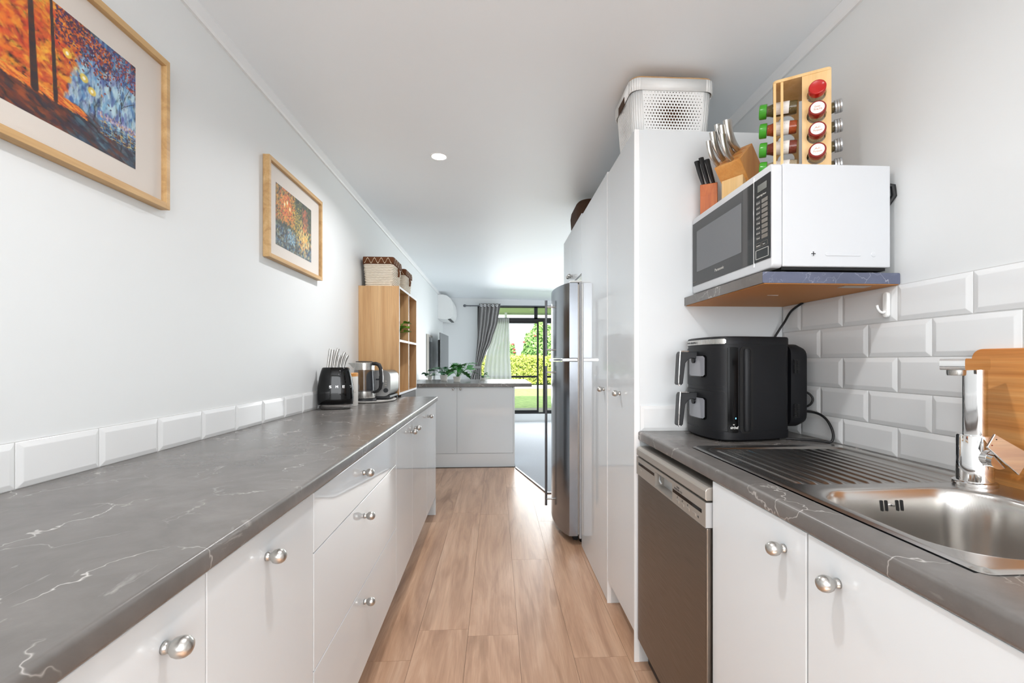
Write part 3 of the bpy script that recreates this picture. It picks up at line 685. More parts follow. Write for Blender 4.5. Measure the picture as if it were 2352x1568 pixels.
text('lettering', '1100W High Power', .0075, 'print', mw, (MX0+.0002, 1.286, 1.645), XA, YA, width=.046)
obj('display', MB().box(MX0-.0003, MX0+.001, 1.236, 1.280, 1.660, 1.680), 'lcd', mw)
cols = ((1.2865, 1.2655), (1.2600, 1.2315))
for r in range(8):
    z = 1.629-.0146*r
    obj('key', MB().box(MX0-.0004, MX0+.001, cols[1][1], cols[1][0], z-.0055, z+.0055), 'key', mw)
    obj('key', MB().box(MX0-.0002, MX0+.001, cols[0][1], cols[0][0], z-.0055, z+.0055), 'keydark', mw)
    text('lettering', ('Power', 'Defrost', 'Reheat', 'Cook', 'Veg', 'Fish', 'Rice', 'Timer')[r], .0052, 'print', mw, (MX0-.0004, 1.2860, z-.002), XA, YA, width=.018)
def frame_line(y0, y1, z0, z1, w, mat):
    return obj('key_outline', MB().box(MX0-.0003, MX0+.001, y0, y1, z0, z0+w).box(MX0-.0003, MX0+.001, y0, y1, z1-w, z1).box(MX0-.0003, MX0+.001, y0, y0+w, z0, z1).box(MX0-.0003, MX0+.001, y1-w, y1, z0, z1), mat, mw)
frame_line(1.2315, 1.2595, 1.4985, 1.513, .0008, 'key'); frame_line(1.2655, 1.2875, 1.4985, 1.513, .0008, 'key'); frame_line(1.228, 1.290, 1.466, 1.493, .0014, 'print')
text('lettering', 'Start', .0055, 'print', mw, (MX0-.0004, 1.254, 1.503), XA, YA); text('lettering', 'Stop/Reset', .0055, 'print', mw, (MX0-.0004, 1.2855, 1.503), XA, YA, width=.019)
for x in (.885, 1.062): obj('dimple', MB().lathe([(.0075, MY0+.0021), (.0065, MY0+.0008), (.003, MY0+.0002), (.0001, MY0+.0001)], (x, 0, 1.470), 'Y', 20), 'mwwhite', mw, smooth=True)
for dx, dz in ((.006, .0012), (.0012, .006)): obj('screw_slot', MB().box(.885-dx, .885+dx, MY0-.0004, MY0+.0005, 1.470-dz, 1.470+dz), 'printdark', mw)
obj('pressed_rib', MB().prism(rrect(.920, 1.025, 1.4645, 1.4735, .0044, 4), 'Y', MY0+.0004, MY0+.0025), 'mwwhite', mw, bevel=.001)
obj('base_pan', MB().box(.80, 1.105, MY0+.012, MY1-.01, 1.4265, 1.4335), 'blackdeep', mw)
for x in (.82, 1.08):
    for y in (1.26, 1.68): obj('foot', MB().lathe([(.001, 1.4171), (.012, 1.4171), (.013, 1.434), (.001, 1.434)], (x, y, 0), seg=14), 'black', mw, smooth=True)
obj('power_plug', MB().tube([(1.113, 1.235, 1.672), (1.128, 1.228, 1.668), (1.130, 1.226, 1.640), (1.122, 1.240, 1.618)], .007, 10), 'rubber', mw, smooth=True)
tag(obj('power_cord', MB().tube([(1.122, 1.60, 1.3835), (1.120, 1.66, 1.36), (1.113, 1.69, 1.32), (1.098, 1.70, 1.29), (1.080, 1.71, 1.245), (1.06, 1.705, 1.16), (1.062, 1.70, 1.02)], .0042, 10), 'rubber', smooth=True), 'black power cord hanging from the shelf down behind the air fryer', 'cord')
# adhesive hook
hk = thing('adhesive_hook', 'small white stick-on hook on the tiles under the shelf end', 'hook', (XR-.01, 1.2405, 1.33))
obj('hook_plate', MB().prism(rrect(1.2315, 1.2495, 1.295, 1.368, .0085, 5), 'X', XR-.020, XR-.0093), 'whiteplastic', hk, bevel=.003)
obj('hook_arm', MB().tube([(XR-.018, 1.2405, 1.312), (XR-.026, 1.2405, 1.309), (XR-.034, 1.2405, 1.312), (XR-.040, 1.2405, 1.320), (XR-.043, 1.2405, 1.330)], .0035, 10), 'whiteplastic', hk, smooth=True)

# ------------------------------------------------------------------ spice rack
RT = MZ1+.0008
rk = thing('spice_rack', 'light wood revolving spice rack on top of the white microwave', 'rack', (.944, 1.356, RT), -radians(32.6))
FR = Matrix.Translation((.944, 1.356, RT)) @ Matrix.Rotation(-radians(32.6), 4, 'Z')
hw = .0745
obj('base_plate', MB().prism(rrect(-hw, hw, -hw, hw, .010, 4), 'Z', .004, .013).xf(FR), 'pine', rk, bevel=.0015)
obj('base_plate', MB().lathe([(.001, 0), (.045, 0), (.045, .004), (.001, .004)], seg=24).xf(FR), 'pine', rk)
obj('top_plate', MB().prism(rrect(-hw, hw, -hw, hw, .012, 4), 'Z', .291, .300).xf(FR), 'pine', rk, bevel=.0015)
bw = .072; lev = [.044, .104, .164, .224]
def holed_board():
    m = MB(); hh = [.013]+[(lev[i]+lev[i+1])/2 for i in range(3)]+[.291]
    for i in range(4):
        z0, z1, cz, cx_ = hh[i], hh[i+1], lev[i]+.004, bw/2
        N = 20; inner = [(cx_+.0245*cos(2*pi*k/N), cz+.0245*sin(2*pi*k/N)) for k in range(N)]; outer = []
        for k in range(N):
            dx, dz = cos(2*pi*k/N), sin(2*pi*k/N); s_ = 1e9
            if dx > 1e-6: s_ = min(s_, (bw-cx_)/dx)
            if dx < -1e-6: s_ = min(s_, -cx_/dx)
            if dz > 1e-6: s_ = min(s_, (z1-cz)/dz)
            if dz < -1e-6: s_ = min(s_, (z0-cz)/dz)
            outer.append((cx_+dx*s_, cz+dz*s_))
        for y, fl_ in ((0, 0), (.007, 1)):
            m.add([(a, y, b) for a, b in outer+inner], [(k, (k+1) % N, N+(k+1) % N, N+k) if fl_ == 0 else (N+k, N+(k+1) % N, (k+1) % N, k) for k in range(N)])
            for zc_ in (z0, z1):
                for xx in (0, bw):
                    near = min(range(N), key=lambda k: (outer[k][0]-xx)**2+(outer[k][1]-zc_)**2)
                    for kk in (near-1, near, near+1):
                        a, b = outer[kk % N], outer[(kk+1) % N]
                        if abs(a[0]-b[0]) > 1e-6 and abs(a[1]-b[1]) > 1e-6: m.add([(a[0], y, a[1]), (b[0], y, b[1]), (xx, y, zc_)], [(0, 1, 2)])
        m.add([(a, y, b) for y in (0, .007) for a, b in inner], [(k, (k+1) % N, N+(k+1) % N, N+k) for k in range(N)])
    m.add([(x, y, z) for x in (0, bw) for y in (0, .007) for z in (.013, .291)], [(0, 1, 3, 2), (4, 6, 7, 5)])
    return m
boards = []
for q in range(4):
    Q = FR @ Matrix.Rotation(q*pi/2, 4, 'Z')
    obj('holed_board', holed_board().xf(Q @ Matrix.Translation((hw-bw-.001, -hw+.002, 0))), 'pine', rk, fix=False)
    if q != 3: obj('corner_post', MB().box(-hw+.021, -hw+.028, -hw+.003, -hw+.010, .013, .291).xf(Q), 'pine', rk)
def jar_parts(F, parent, cap, fill, kind, la=0):
    """jar axis: local -Y is the capped end sticking out, origin at mid hole"""
    obj('glass_body', MB().lathe([(.001, .062), (.0185, .062), (.0205, .058), (.0205, -.004), (.0175, -.012), (.0165, -.014), (.0165, -.022), (.001, -.022)], axis='Y', seg=22).xf(F), 'jar', parent, smooth=True)
    obj('contents', MB().lathe([(.001, .060), (.0175, .060), (.0190, .056), (.0190, -.003), (.0162, -.0115), (.0150, -.0190), (.001, -.0190)], axis='Y', seg=18).xf(F), fill, parent, smooth=True)
    if kind == 'screw': pf = [(.001, -.0395), (.0190, -.0395), (.0200, -.038), (.0200, -.033), (.0193, -.032), (.0200, -.031), (.0200, -.027), (.0193, -.026), (.0200, -.025), (.0200, -.0205), (.001, -.0205)]
    else: pf = [(.001, -.0405), (.0180, -.0405), (.0188, -.0412), (.0208, -.0405), (.0218, -.038), (.0218, -.0210), (.0205, -.0203), (.001, -.0203)]
    obj('lid', MB().lathe(pf, axis='Y', seg=30).xf(F), cap, parent, smooth=True, split=50)
    # paper label wrapped round the glass
    m = MB(); N = 14
    for k in range(N):
        a0, a1 = radians(la-75)+radians(150)*k/N, radians(la-75)+radians(150)*(k+1)/N
        m.add([(.0208*cos(a), y, .0208*sin(a)) for a, y in ((a0, .000), (a1, .000), (a1, .040), (a0, .040))], [(0, 1, 2, 3)])
    lb = obj('paper_label', m.xf(F), 'label', parent, smooth=True, fix=False)
    if kind == 'green':
        m = MB()
        for k in range(13):
            y = .006+.0023*k; w = (.0006, .0011, .0004, .0014)[k*7 % 4]
            m.add([(.0210*cos(a), yy, .0210*sin(a)) for a, yy in ((radians(la-22), y), (radians(la+28), y), (radians(la+28), y+w), (radians(la-22), y+w))], [(0, 1, 2, 3)])
        obj('barcode', m.xf(F), 'printdark', parent, fix=False)
# side q=0 faces the camera (red lids), q=3 faces left (green lids), q=1 faces right (aluminium lids)
names = {0: [('All Purpose', 'greyspice'), ('All Purpose', 'greyspice'), ('Onion Salt', 'greyspice'), ('', 'greyspice')],
         3: [('', 'greyspice'), ('', 'brownspice'), ('', 'paprika'), ('', 'herb')], 1: [('', 'herb')]*4}
where = ['bottom', 'second lowest', 'second highest', 'top']
for q, cap, kd, cl in ((0, 'red', 'red', 'red lidded'), (3, 'green', 'green', 'green lidded'), (1, 'alu', 'screw', 'aluminium lidded')):
    Q = FR @ Matrix.Rotation(q*pi/2, 4, 'Z')
    for i in range(4):
        F = Q @ Matrix.Translation((hw-.001-bw/2, -hw+.004, lev[i]+.0035)) @ Matrix.Rotation(radians(-5), 4, 'X')
        p = F.translation
        side = {0: 'camera-facing', 3: 'left', 1: 'wall-facing'}[q]
        extra = {0: '', 3: '', 1: ''}[q]
        j = thing('spice_jar', '%s spice jar in the %s hole of the rack %s side%s' % (cl, where[i], side, extra), 'jar', tuple(p), 0, '%s jars in the spice rack' % cl)
        jar_parts(F, j, 'redbright' if (q == 0 and i == 3) else cap, names[q][i][1], kd, {0: -80, 3: -12 if i < 3 else 8, 1: -90}[q])
        if q == 0 and i < 3:
            obj('lid_sticker', MB().lathe([(.0001, -.0413), (.0172, -.0413), (.0172, -.0403)], axis='Y', seg=28).xf(F), 'label', j)
            xa = (F.to_3x3() @ Vector((1, 0, 0))); ya = (F.to_3x3() @ Vector((0, 0, 1)))
            w1, w2 = names[0][i][0].split(' ')
            text('lettering', w1, .008, 'printpink', j, tuple(F @ Vector((-.008, -.0416, .001))), xa, ya, width=.014); text('lettering', w2, .008, 'printpink', j, tuple(F @ Vector((-.0105, -.0416, -.007))), xa, ya, width=.021)

# ------------------------------------------------------------------ knife blocks on the microwave
ang = math.atan2(-.858, .5127)
kb = thing('knife_block', 'honey coloured slanted knife block with steel knives on the microwave', 'knife block', (.86, 1.58, RT), ang)
FK = Matrix.Translation((.7705, 1.5617, RT)) @ Matrix.Rotation(ang, 4, 'Z')   # x: width, y: back, z: up
Wd, hf, hb, db_ = .095, .130, .203, .0765
def slab(m, x0, x1, prof_): m.prism(prof_, 'X', x0, x1); return m
body = [(0, hf), (db_, hb), (db_+hb*.96, 0), (hf*.96, 0)]
obj('block_body', slab(MB(), 0, Wd, body).xf(FK), 'beech', kb, bevel=.002)
obj('front_support', slab(MB(), .007, Wd-.010, [(.036, 0), (.036, .089), (.041, .0915-.004), (.119, .003), (.119, 0)]).xf(FK), 'pine', kb, label='paler upright foot of the block')
sl = Vector((0, db_, hb-hf)).normalized(); ax = Vector((0, -.69, .724)).normalized()
def handle(F, base, L, r, bend, mat, parent, flare=1.0, curve=None):
    pts, rad = [], []; side = Vector((1, 0, 0))
    for k in range(13):
        u = k/12; p = base+ax*(L*u)+Vector((0, bend*(-sin(pi*u)*.5+.35*u*u), bend*(-sin(pi*u)*.5)))
        pts.append(F @ p); rad.append(r*(.62+.42*sin(min(1, u*1.5)*pi/2)*(1 if u < .8 else 1)-.16*math.exp(-((u-.86)/.09)**2)*0+(.08*flare if u > .9 else 0)))
    return MB().tube(pts, rad, 14, flat=.62)
knives = [(.053, .091, .115, .0135, .026), (.041, .0705, .112, .0118, .024), (.063, .015, .098, .0105, .022), (.0165, .048, .110, .0115, .022), (.010, .016, .096, .0095, .022), (.020, .086, .118, .0105, .020)]
kl = ['largest steel handled knife at the far right of the block', 'steel handled knife in the middle slot row of the block', 'steel handled knife at the front right slot of the block',
      'steel handled knife left of centre in the block', 'smallest steel handled knife at the front left of the block', 'steel knife half hidden behind the others in the block']
for (u, v, L, r, bend), lb in zip(knives, kl):
    base = Vector((u, 0, hf))+sl*v-ax*.002
    k = thing('kitchen_knife', lb, 'knife', tuple(FK @ base), 0, 'steel handled knives in the wooden block')
    obj('handle', handle(FK, base, L, r*1.3, bend, 'steel', k), 'nickel', k, smooth=True, split=50)
    obj('slot', MB().box(u-.002, u+.002, -.010, .010, -.0004, .0006).xf(FK @ Matrix.Translation((0, base.y+.001, base.z+.001)) @ Matrix.Rotation(math.atan2(hb-hf, db_), 4, 'X') @ Matrix.Translation((0, 0, 0))), 'blackdeep', kb) if False else None
for v in (.018, .05, .082):
    b0_ = Vector((.012, 0, hf))+sl*v; m = MB().box(0, Wd-.024, -.0016, .0016, -.0006, .0006)
    obj('slot', m.xf(FK @ Matrix.Translation(b0_) @ Matrix.Rotation(math.atan2(hb-hf, db_), 4, 'X')), 'redwood', kb)
k2 = thing('steak_knife_block', 'small orange wood block with black handled knives behind the larger block', 'knife block', (.80, 1.68, RT), ang)
F2 = Matrix.Translation((.7660, 1.6620, RT)) @ Matrix.Rotation(radians(-28), 4, 'Z')
b2 = [(.010, 0), (.010, .070), (0, .110), (.036, .124), (.055, .06), (.055, 0)]
obj('block_body', slab(MB(), 0, .060, b2).xf(F2), 'redwood', k2, bevel=.0015)
for i, (x, L) in enumerate(((.012, .098), (.030, .108), (.048, .098))):
    base = Vector((x, .018, .112)); ax_s = ax; ax = Vector((-.25, -.14, .95)).normalized()
    k = thing('steak_knife', ['black handled steak knife nearest the camera edge of small block', 'black handled steak knife in the middle of the small block', 'black handled steak knife mostly hidden by the steel handles'][i], 'knife', tuple(F2 @ base), 0, 'black handled steak knives')
    obj('handle', handle(F2, base-ax*.002, L, .0085, .008, 'black', k, 1.5), 'rubber', k, smooth=True, split=50); ax = ax_s

# ------------------------------------------------------------------ air fryer
af = thing('air_fryer', 'tall black double drawer air fryer on the right worktop by the pantry', 'air fryer', (.87, 1.6, WT))
PF = [(.965, 1.712), (.760, 1.712), (.740, 1.706), (.728, 1.690), (.7215, 1.655), (.719, 1.610), (.7215, 1.560), (.7275, 1.522), (.738, 1.494), (.754, 1.474), (.773, 1.4655), (.800, 1.4625), (.830, 1.4640), (.909, 1.4770), (.985, 1.4970), (1.004, 1.503), (1.012, 1.512), (1.012, 1.532), (.978, 1.702)]
def chaikin(p, n=2):
    for _ in range(n):
        q = []
        for i in range(len(p)):
            a, b = p[i], p[(i+1) % len(p)]; q += [(a[0]*.75+b[0]*.25, a[1]*.75+b[1]*.25), (a[0]*.25+b[0]*.75, a[1]*.25+b[1]*.75)]
        p = q
    return p
PS = chaikin(PF, 2)
cenx, ceny = .86, 1.6
def offs(p, o):
    n = len(p); r = []
    for i in range(n):
        a, b = Vector(p[i-1]+(0,)), Vector(p[(i+1) % n]+(0,)); d = (b-a).normalized(); r.append((p[i][0]-d.y*o*-1*1, p[i][1]+d.x*o*-1))
    # ensure outward
    return r
def outset(p, o):
    r = offs(p, o)
    if math.hypot(r[30][0]-cenx, r[30][1]-ceny) < math.hypot(p[30][0]-cenx, p[30][1]-ceny) and o > 0 or (o < 0 and math.hypot(r[30][0]-cenx, r[30][1]-ceny) > math.hypot(p[30][0]-cenx, p[30][1]-ceny)): r = offs(p, -o)
    return r
obj('body_shell', MB().loft([[(x, y, z) for x, y in outset(PS, o)] for z, o in ((WT+.006, -.006), (WT+.009, -.002), (WT+.035, -.001), (WT+.037, -.003), (WT+.040, -.003), (1.226, -.003), (1.2262, -.0015), (1.246, -.0015), (1.2515, -.004), (1.2530, -.010))]), 'fryer', af, smooth=True, split=35)
obj('foot_plinth', MB().loft([[(x, y, z) for x, y in outset(PS, o)] for z, o in ((WT+.0004, -.03), (WT+.006, -.022))]), 'blackdeep', af)
def nearest(x, y): return min(range(len(PS)), key=lambda i: (PS[i][0]-x)**2+(PS[i][1]-y)**2)
def arc(pa, pb, step=60):
    # resample perimeter between two points
    i, j = nearest(*pa), nearest(*pb)
    if i > j: i, j = j, i
    return PS[i:j+1]
def wrap(name, pa, pb, z0, z1, o0, th, mat, r=.0, label=None, bevel=.0008):
    a = arc(pa, pb); n = len(a)
    def off(k, o):
        p0, p1 = a[max(0, k-1)], a[min(n-1, k+1)]; d = Vector((p1[0]-p0[0], p1[1]-p0[1], 0)).normalized(); nrm = Vector((d.y, -d.x, 0))
        if nrm.dot(Vector((a[k][0]-cenx, a[k][1]-ceny, 0))) < 0: nrm = -nrm
        return a[k][0]+nrm.x*o, a[k][1]+nrm.y*o
    s_ = [0]
    for k in range(1, n): s_.append(s_[-1]+math.hypot(a[k][0]-a[k-1][0], a[k][1]-a[k-1][1]))
    S_ = s_[-1]; rings = []
    for k in range(n):
        e = min(s_[k], S_-s_[k]); dz = r-sqrt(max(0, r*r-max(0, r-e)**2)) if r > 0 and e < r else 0
        xi, yi = off(k, o0); xo, yo = off(k, o0+th)
        rings.append([(xi, yi, z0+dz), (xo, yo, z0+dz), (xo, yo, z1-dz), (xi, yi, z1-dz)])
    return obj(name, MB().loft(rings), mat, af, smooth=True, split=35, label=label)
fA, fB = (.735, 1.700), (.765, 1.468)
for z0, z1 in ((1.083, 1.216), (.940, 1.069)):
    wrap('drawer', fA, fB, z0, z1, -.004, .0035, 'fryer', .016)
    wrap('drawer_seam', (.735, 1.702), (.769, 1.4665), z0-.0022, z1+.0022, -.005, .0026, 'blackdeep', .017)
    zc_ = (z0+z1)/2+(.006 if z0 > 1 else .003)
    wrap('window_frame', (.7215, 1.655), (.7275, 1.532), zc_-.042, zc_+.035, -.004, .0050, 'blackgloss', .006)
    wrap('viewing_window', (.7215, 1.650), (.7265, 1.538), zc_-.039, zc_+.032, -.002, .0036, 'fryglass', .006, label='viewing window with reflection painted grey')
    hz = z1-.012
    hd = obj('handle', MB().prism(rrect(1.590, 1.622, 0, 1, .006, 3)[:0] or [(.726, hz), (.726, hz-.026), (.700, hz-.024), (.688, hz-.030), (.679, hz-.042), (.670, hz-.115), (.664, hz-.121), (.655, hz-.121), (.651, hz-.116), (.657, hz-.010), (.662, hz)], 'Y', 1.588, 1.622), 'black', af, bevel=.003, seg=3)
    m = MB().tube([(.690, 1.5865, hz+.0002), (.664, 1.5865, hz+.0002), (.659, 1.5865, hz-.008), (.6535, 1.5865, hz-.112), (.658, 1.5865, hz-.119)], .0026, 8)
    obj('chrome_trim', m, 'chrome', hd, smooth=True)
    obj('release_tab', MB().lathe([(.001, .712), (.012, .712), (.012, .722), (.001, .722)], (0, 1.605, hz-.030), 'X', 18), 'fryer', hd, smooth=True)
wrap('chrome_band', (.745, 1.708), (.768, 1.467), 1.2275, 1.2445, -.003, .0030, 'steel', .004, label='brushed metal band with lettering')
text('lettering', 'TOWER XPRESS PRO', .009, 'printdark', af, (.7165, 1.662, 1.232), (0, -1, 0), (0, 0, 1), width=.075)
wrap('touch_panel', (.772, 1.4655), (.803, 1.4625), .930, 1.216, -.003, .0036, 'blackpanel', .002)
wrap('side_recess', (.812, 1.4625), (.866, 1.470), .928, 1.218, -.003, .0026, 'blackdeep', .012)
m = MB().lathe([(.001, .934), (.008, .935), (.0115, .943), (.0115, 1.203), (.008, 1.211), (.001, 1.212)], (.836, 1.464, 0), seg=20, sx=1.1, sy=.7)
obj('side_pillar', m, 'fryer', af, smooth=True)
text('lettering', 'airchef', .0125, 'label', af, (.7765, 1.4605, .9445), (.985, -.06, 0), (0, 0, 1), bold=.0002, width=.0265)
text('lettering', 'w', .008, 'label', af, (.785, 1.4602, .9565), (.985, -.06, 0), (0, 0, 1))
obj('indicator', MB().box(.7925, .7955, 1.4585, 1.4592, .977, .982), 'led', af)
# rear motor bulge
bl = []
for x, s_ in ((1.008, 1.0), (1.045, 1.0), (1.070, .93), (1.082, .78)):
    bl.append([(x-.17*(p[0]-1.605), p[0], p[1]) for p in rrect(1.605-.088*s_, 1.605+.088*s_, 1.084-.145*s_, 1.084+.145*s_, .035*s_, 5)])
obj('rear_housing', MB().loft(bl), 'fryer', af, smooth=True, split=30)
for zc_ in (1.152, .998):
    m = MB()
    for c in range(2):
        for r in range(8): m.box(1.0285+c*.0105, 1.0375+c*.0105, 1.5075, 1.5105, zc_-.024+r*.0062, zc_-.0205+r*.0062)
    obj('vent_grille', m, 'blackdeep', af)
tag(obj('power_cord', MB().tube([(1.083, 1.555, .9932), (1.105, 1.530, .992), (1.1145, 1.497, .985), (1.115, 1.465, .968), (1.112, 1.438, .937), (1.108, 1.432, .912), (1.100, 1.434, .9025), (1.085, 1.450, .9025), (1.060, 1.478, .9025), (1.03, 1.49, .9028), (1.0, 1.51, .9028)], .0040, 10), 'rubber', smooth=True), 'black cord looping off the air fryer back beside the drainer', 'cord')
tag(obj('power_cord', MB().tube([(1.086, 1.57, 1.062), (1.104, 1.55, 1.058), (1.113, 1.535, 1.040), (1.110, 1.54, 1.018), (1.095, 1.56, 1.00)], .0036, 10), 'rubber', smooth=True), 'short black cable loop against the tiles behind the air fryer', 'cord')

# ------------------------------------------------------------------ pictures
def painting(kind):
    W_, H_ = 230, 165; rs = np.random.RandomState(3 if kind == 1 else 11)
    yy, xx = np.mgrid[0:H_, 0:W_]; u = xx/W_; v = yy/H_
    img = np.zeros((H_, W_, 3))
    def blend(mask, col): img[:] = img*(1-mask[..., None])+np.array(col)/255.*mask[..., None]
    def stroke(cu, cv, a, b, th, col, al=1.):
        ca, sa = cos(th), sin(th); x0, x1 = int(max(0, (cu-a*1.2)*W_)), int(min(W_, (cu+a*1.2)*W_)+1); y0, y1 = int(max(0, (cv-a*1.7)*H_)), int(min(H_, (cv+a*1.7)*H_)+1)
        if x1 <= x0 or y1 <= y0: return
        U = (u[y0:y1, x0:x1]-cu)*1.42; V = v[y0:y1, x0:x1]-cv; p = (U*ca+V*sa)/a; q = (-U*sa+V*ca)/b; mk = np.clip((1-(p*p+q*q))*2.5, 0, 1)*al
        img[y0:y1, x0:x1] = img[y0:y1, x0:x1]*(1-mk[..., None])+np.array(col)/255.*mk[..., None]
    pal_w = [(242, 150, 30), (236, 110, 24), (250, 190, 60), (214, 66, 28), (180, 50, 30)]; pal_c = [(70, 130, 190), (120, 180, 215), (40, 70, 140), (190, 220, 230), (90, 90, 160)]
    pal_d = [(40, 26, 50), (70, 30, 40), (24, 40, 60), (110, 50, 30)]; pick = lambda p: p[rs.randint(len(p))]
    if kind == 1:
        for k in range(3600):
            a, b = rs.rand(), rs.rand()
            split_ = .62-.20*(1-b)
            if b < .27: col = pick(pal_d+([(30, 60, 90), (60, 90, 110), (110, 140, 150)] if a > .5 else [(150, 70, 30), (190, 90, 30)])); th = -.3
            elif a < split_: col = pick(pal_w); th = rs.uniform(-1.2, 1.2)
            else: col = pick(pal_c+[(200, 228, 236)]*(3 if b < .72 else 0)); th = rs.uniform(1.1, 1.9)
            stroke(a, b, rs.uniform(.03, .07), rs.uniform(.012, .026), th, col, .42)
        for k in range(900):                                   # crown of dark red and violet leaves
            a = rs.uniform(.42, .80); b = 1-abs(rs.normal(0, .16))-.25*max(0, (a-.55)); stroke(a, b, .014, .008, rs.uniform(0, 3), pick([(90, 34, 50), (60, 40, 110), (160, 60, 40), (230, 120, 40), (40, 34, 70)]), .9)
        for k in range(240): a = rs.uniform(.80, 1); b = rs.uniform(.72, 1); stroke(a, b, .012, .007, rs.uniform(0, 3), pick([(120, 40, 50), (50, 50, 110), (200, 80, 50)]), .9)
        for k in range(260): a = rs.uniform(.0, .6); stroke(a, .27-.06*rs.rand()+.0*a, .05, .007, -.25, pick([(230, 110, 30), (190, 80, 30), (240, 160, 60)]), .8)
        for gx, gy in ((.49, .66), (.60, .55), (.655, .48)): stroke(gx, gy, .045, .04, 0, (250, 210, 70), .8); stroke(gx, gy, .016, .016, 0, (255, 250, 215), 1)
        for x0, w0, x1 in ((.30, .035, .27), (.42, .022, .39)):
            for k in range(60): f = k/60; stroke(x0+(x1-x0)*f, .22+.8*f, .03, w0*(1-.4*f), pi/2, pick([(52, 30, 30), (70, 38, 28), (40, 28, 36)]), .9)
        for k in range(60): f = k/60; stroke(.875+.01*sin(f*5), .10+.42*f, .02, .009*(1-.5*f), pi/2, (34, 36, 44), .95)
        for bx, by in ((.80, .86), (.84, .95), (.92, .93), (.97, .80), (.985, .62)):
            for k in range(40): f = k/40; stroke(.88+(bx-.88)*f, .50+(by-.50)*f**.8, .012, .003, math.atan2(by-.5, (bx-.88)*1.4), (34, 36, 44), .9)
        for k in range(200): a = rs.uniform(.70, 1); stroke(a, .33+rs.uniform(-.02, .03), .012, .008, pi/2, pick([(150, 130, 170), (200, 190, 210), (90, 90, 150), (230, 180, 90)]), .8)
        for k in range(200): a = rs.uniform(.72, 1); stroke(a, rs.uniform(.16, .29), .02, .004, 0 if k % 3 else pi/2, pick([(80, 140, 180), (150, 200, 220), (240, 190, 80), (60, 90, 150)]), .7)
    else:
        for k in range(3000):
            a, b = rs.rand(), rs.rand()
            col = pick([(60, 80, 60), (50, 70, 70), (120, 120, 60)]) if b > .35 else pick([(60, 100, 150), (120, 160, 180), (180, 180, 140), (90, 70, 50)])
            if a < .5 and b > .42: col = pick([(216, 150, 50), (206, 116, 44), (222, 184, 70), (130, 112, 54)])
            stroke(a, b, rs.uniform(.02, .05), rs.uniform(.010, .020), rs.uniform(0, 3), col, .45)
        for k in range(420): a = rs.normal(.28, .10); b = rs.normal(.72, .13); stroke(a, b, .022, .012, rs.uniform(0, 3), pick([(228, 110, 40), (240, 160, 60), (214, 80, 36)]), .8)
        for k in range(380): a = rs.normal(.55, .07); b = rs.normal(.58, .16); stroke(a, b, .014, .009, rs.uniform(0, 3), pick([(220, 190, 70), (200, 160, 50), (90, 90, 60)]), .8)
        for k in range(340): a = rs.normal(.78, .09); b = rs.normal(.34, .12); stroke(a, b, .03, .01, pi/2, pick([(240, 200, 90), (236, 150, 70), (246, 224, 150)]), .8)
        for k in range(90): stroke(rs.normal(.80, .05), rs.uniform(.5, .9), .03, .012, pi/2, (214, 104, 70), .6)
        for gx, gy in ((.22, .74), (.29, .80), (.36, .72)): stroke(gx, gy, .04, .05, 0, (255, 214, 110), .7); stroke(gx, gy, .018, .030, 0, (255, 250, 220), 1)
        for k in range(40): f = k/40; stroke(.20, .05+.4*f, .02, .010, pi/2, (50, 50, 60), .9); stroke(.28, .03+.42*f, .02, .012, pi/2, (60, 60, 60), .9)
        for k in range(140): stroke(rs.uniform(.3, .5), rs.uniform(.12, .38), .02, .008, pi/2, pick([(190, 215, 220), (120, 170, 200)]), .7)
    return img
def picture(label, y0, y1, kind):
    z0, z1 = 1.627, 2.075; x1 = XL+.030
    t = thing('framed_picture', label, 'picture', (XL, (y0+y1)/2, z0))
    w = .0145
    for nm, b in (('frame_side', (y0, y0+w, z0, z1)), ('frame_side', (y1-w, y1, z0, z1)), ('frame_rail', (y0+w, y1-w, z0, z0+w+.004)), ('frame_rail', (y0+w, y1-w, z1-w-.004, z1))):
        obj(nm, MB().box(XL+.001, x1, *b), 'frameoak', t, bevel=.001)
    obj('mount', MB().box(XL+.002, XL+.014, y0+w, y1-w, z0+w+.004, z1-w-.004), 'mat', t)
    a, b = y0+.091, y1-.117 if kind == 1 else y1-.118
    pz0, pz1 = 1.704, 1.987
    if kind == 1: b = 1.313; a = .92
    else: a = 2.114; b = 2.509
    img = painting(kind); H_, W_, _ = img.shape; m = MB()
    m.grid(lambda u, v: (XL+.0146, a+(b-a)*u, pz0+(pz1-pz0)*v), W_, H_)
    o = obj('artwork', m, 'canvas', t, fix=False); me = o.data
    ca = me.color_attributes.new('Col', 'FLOAT_COLOR', 'POINT'); arr = np.ones(((H_+1)*(W_+1), 4), dtype=np.float32)
    pad = np.zeros((H_+1, W_+1, 3)); pad[:H_, :W_] = img; pad[H_, :W_] = img[-1]; pad[:, W_] = pad[:, W_-1]
    arr[:, :3] = np.clip(pad.reshape(-1, 3), 0, 1)**2.2; ca.data.foreach_set('color', arr.ravel())
    obj('glazing', MB().box(XL+.0195, XL+.0205, y0+w, y1-w, z0+w+.004, z1-w-.004), 'paneglass', t)
    return t
picture('oak framed vivid orange and blue park painting, the larger looking one', .825, 1.425, 1)
picture('oak framed dim gold and green park painting nearer the shelf unit', 2.027, 2.630, 2)

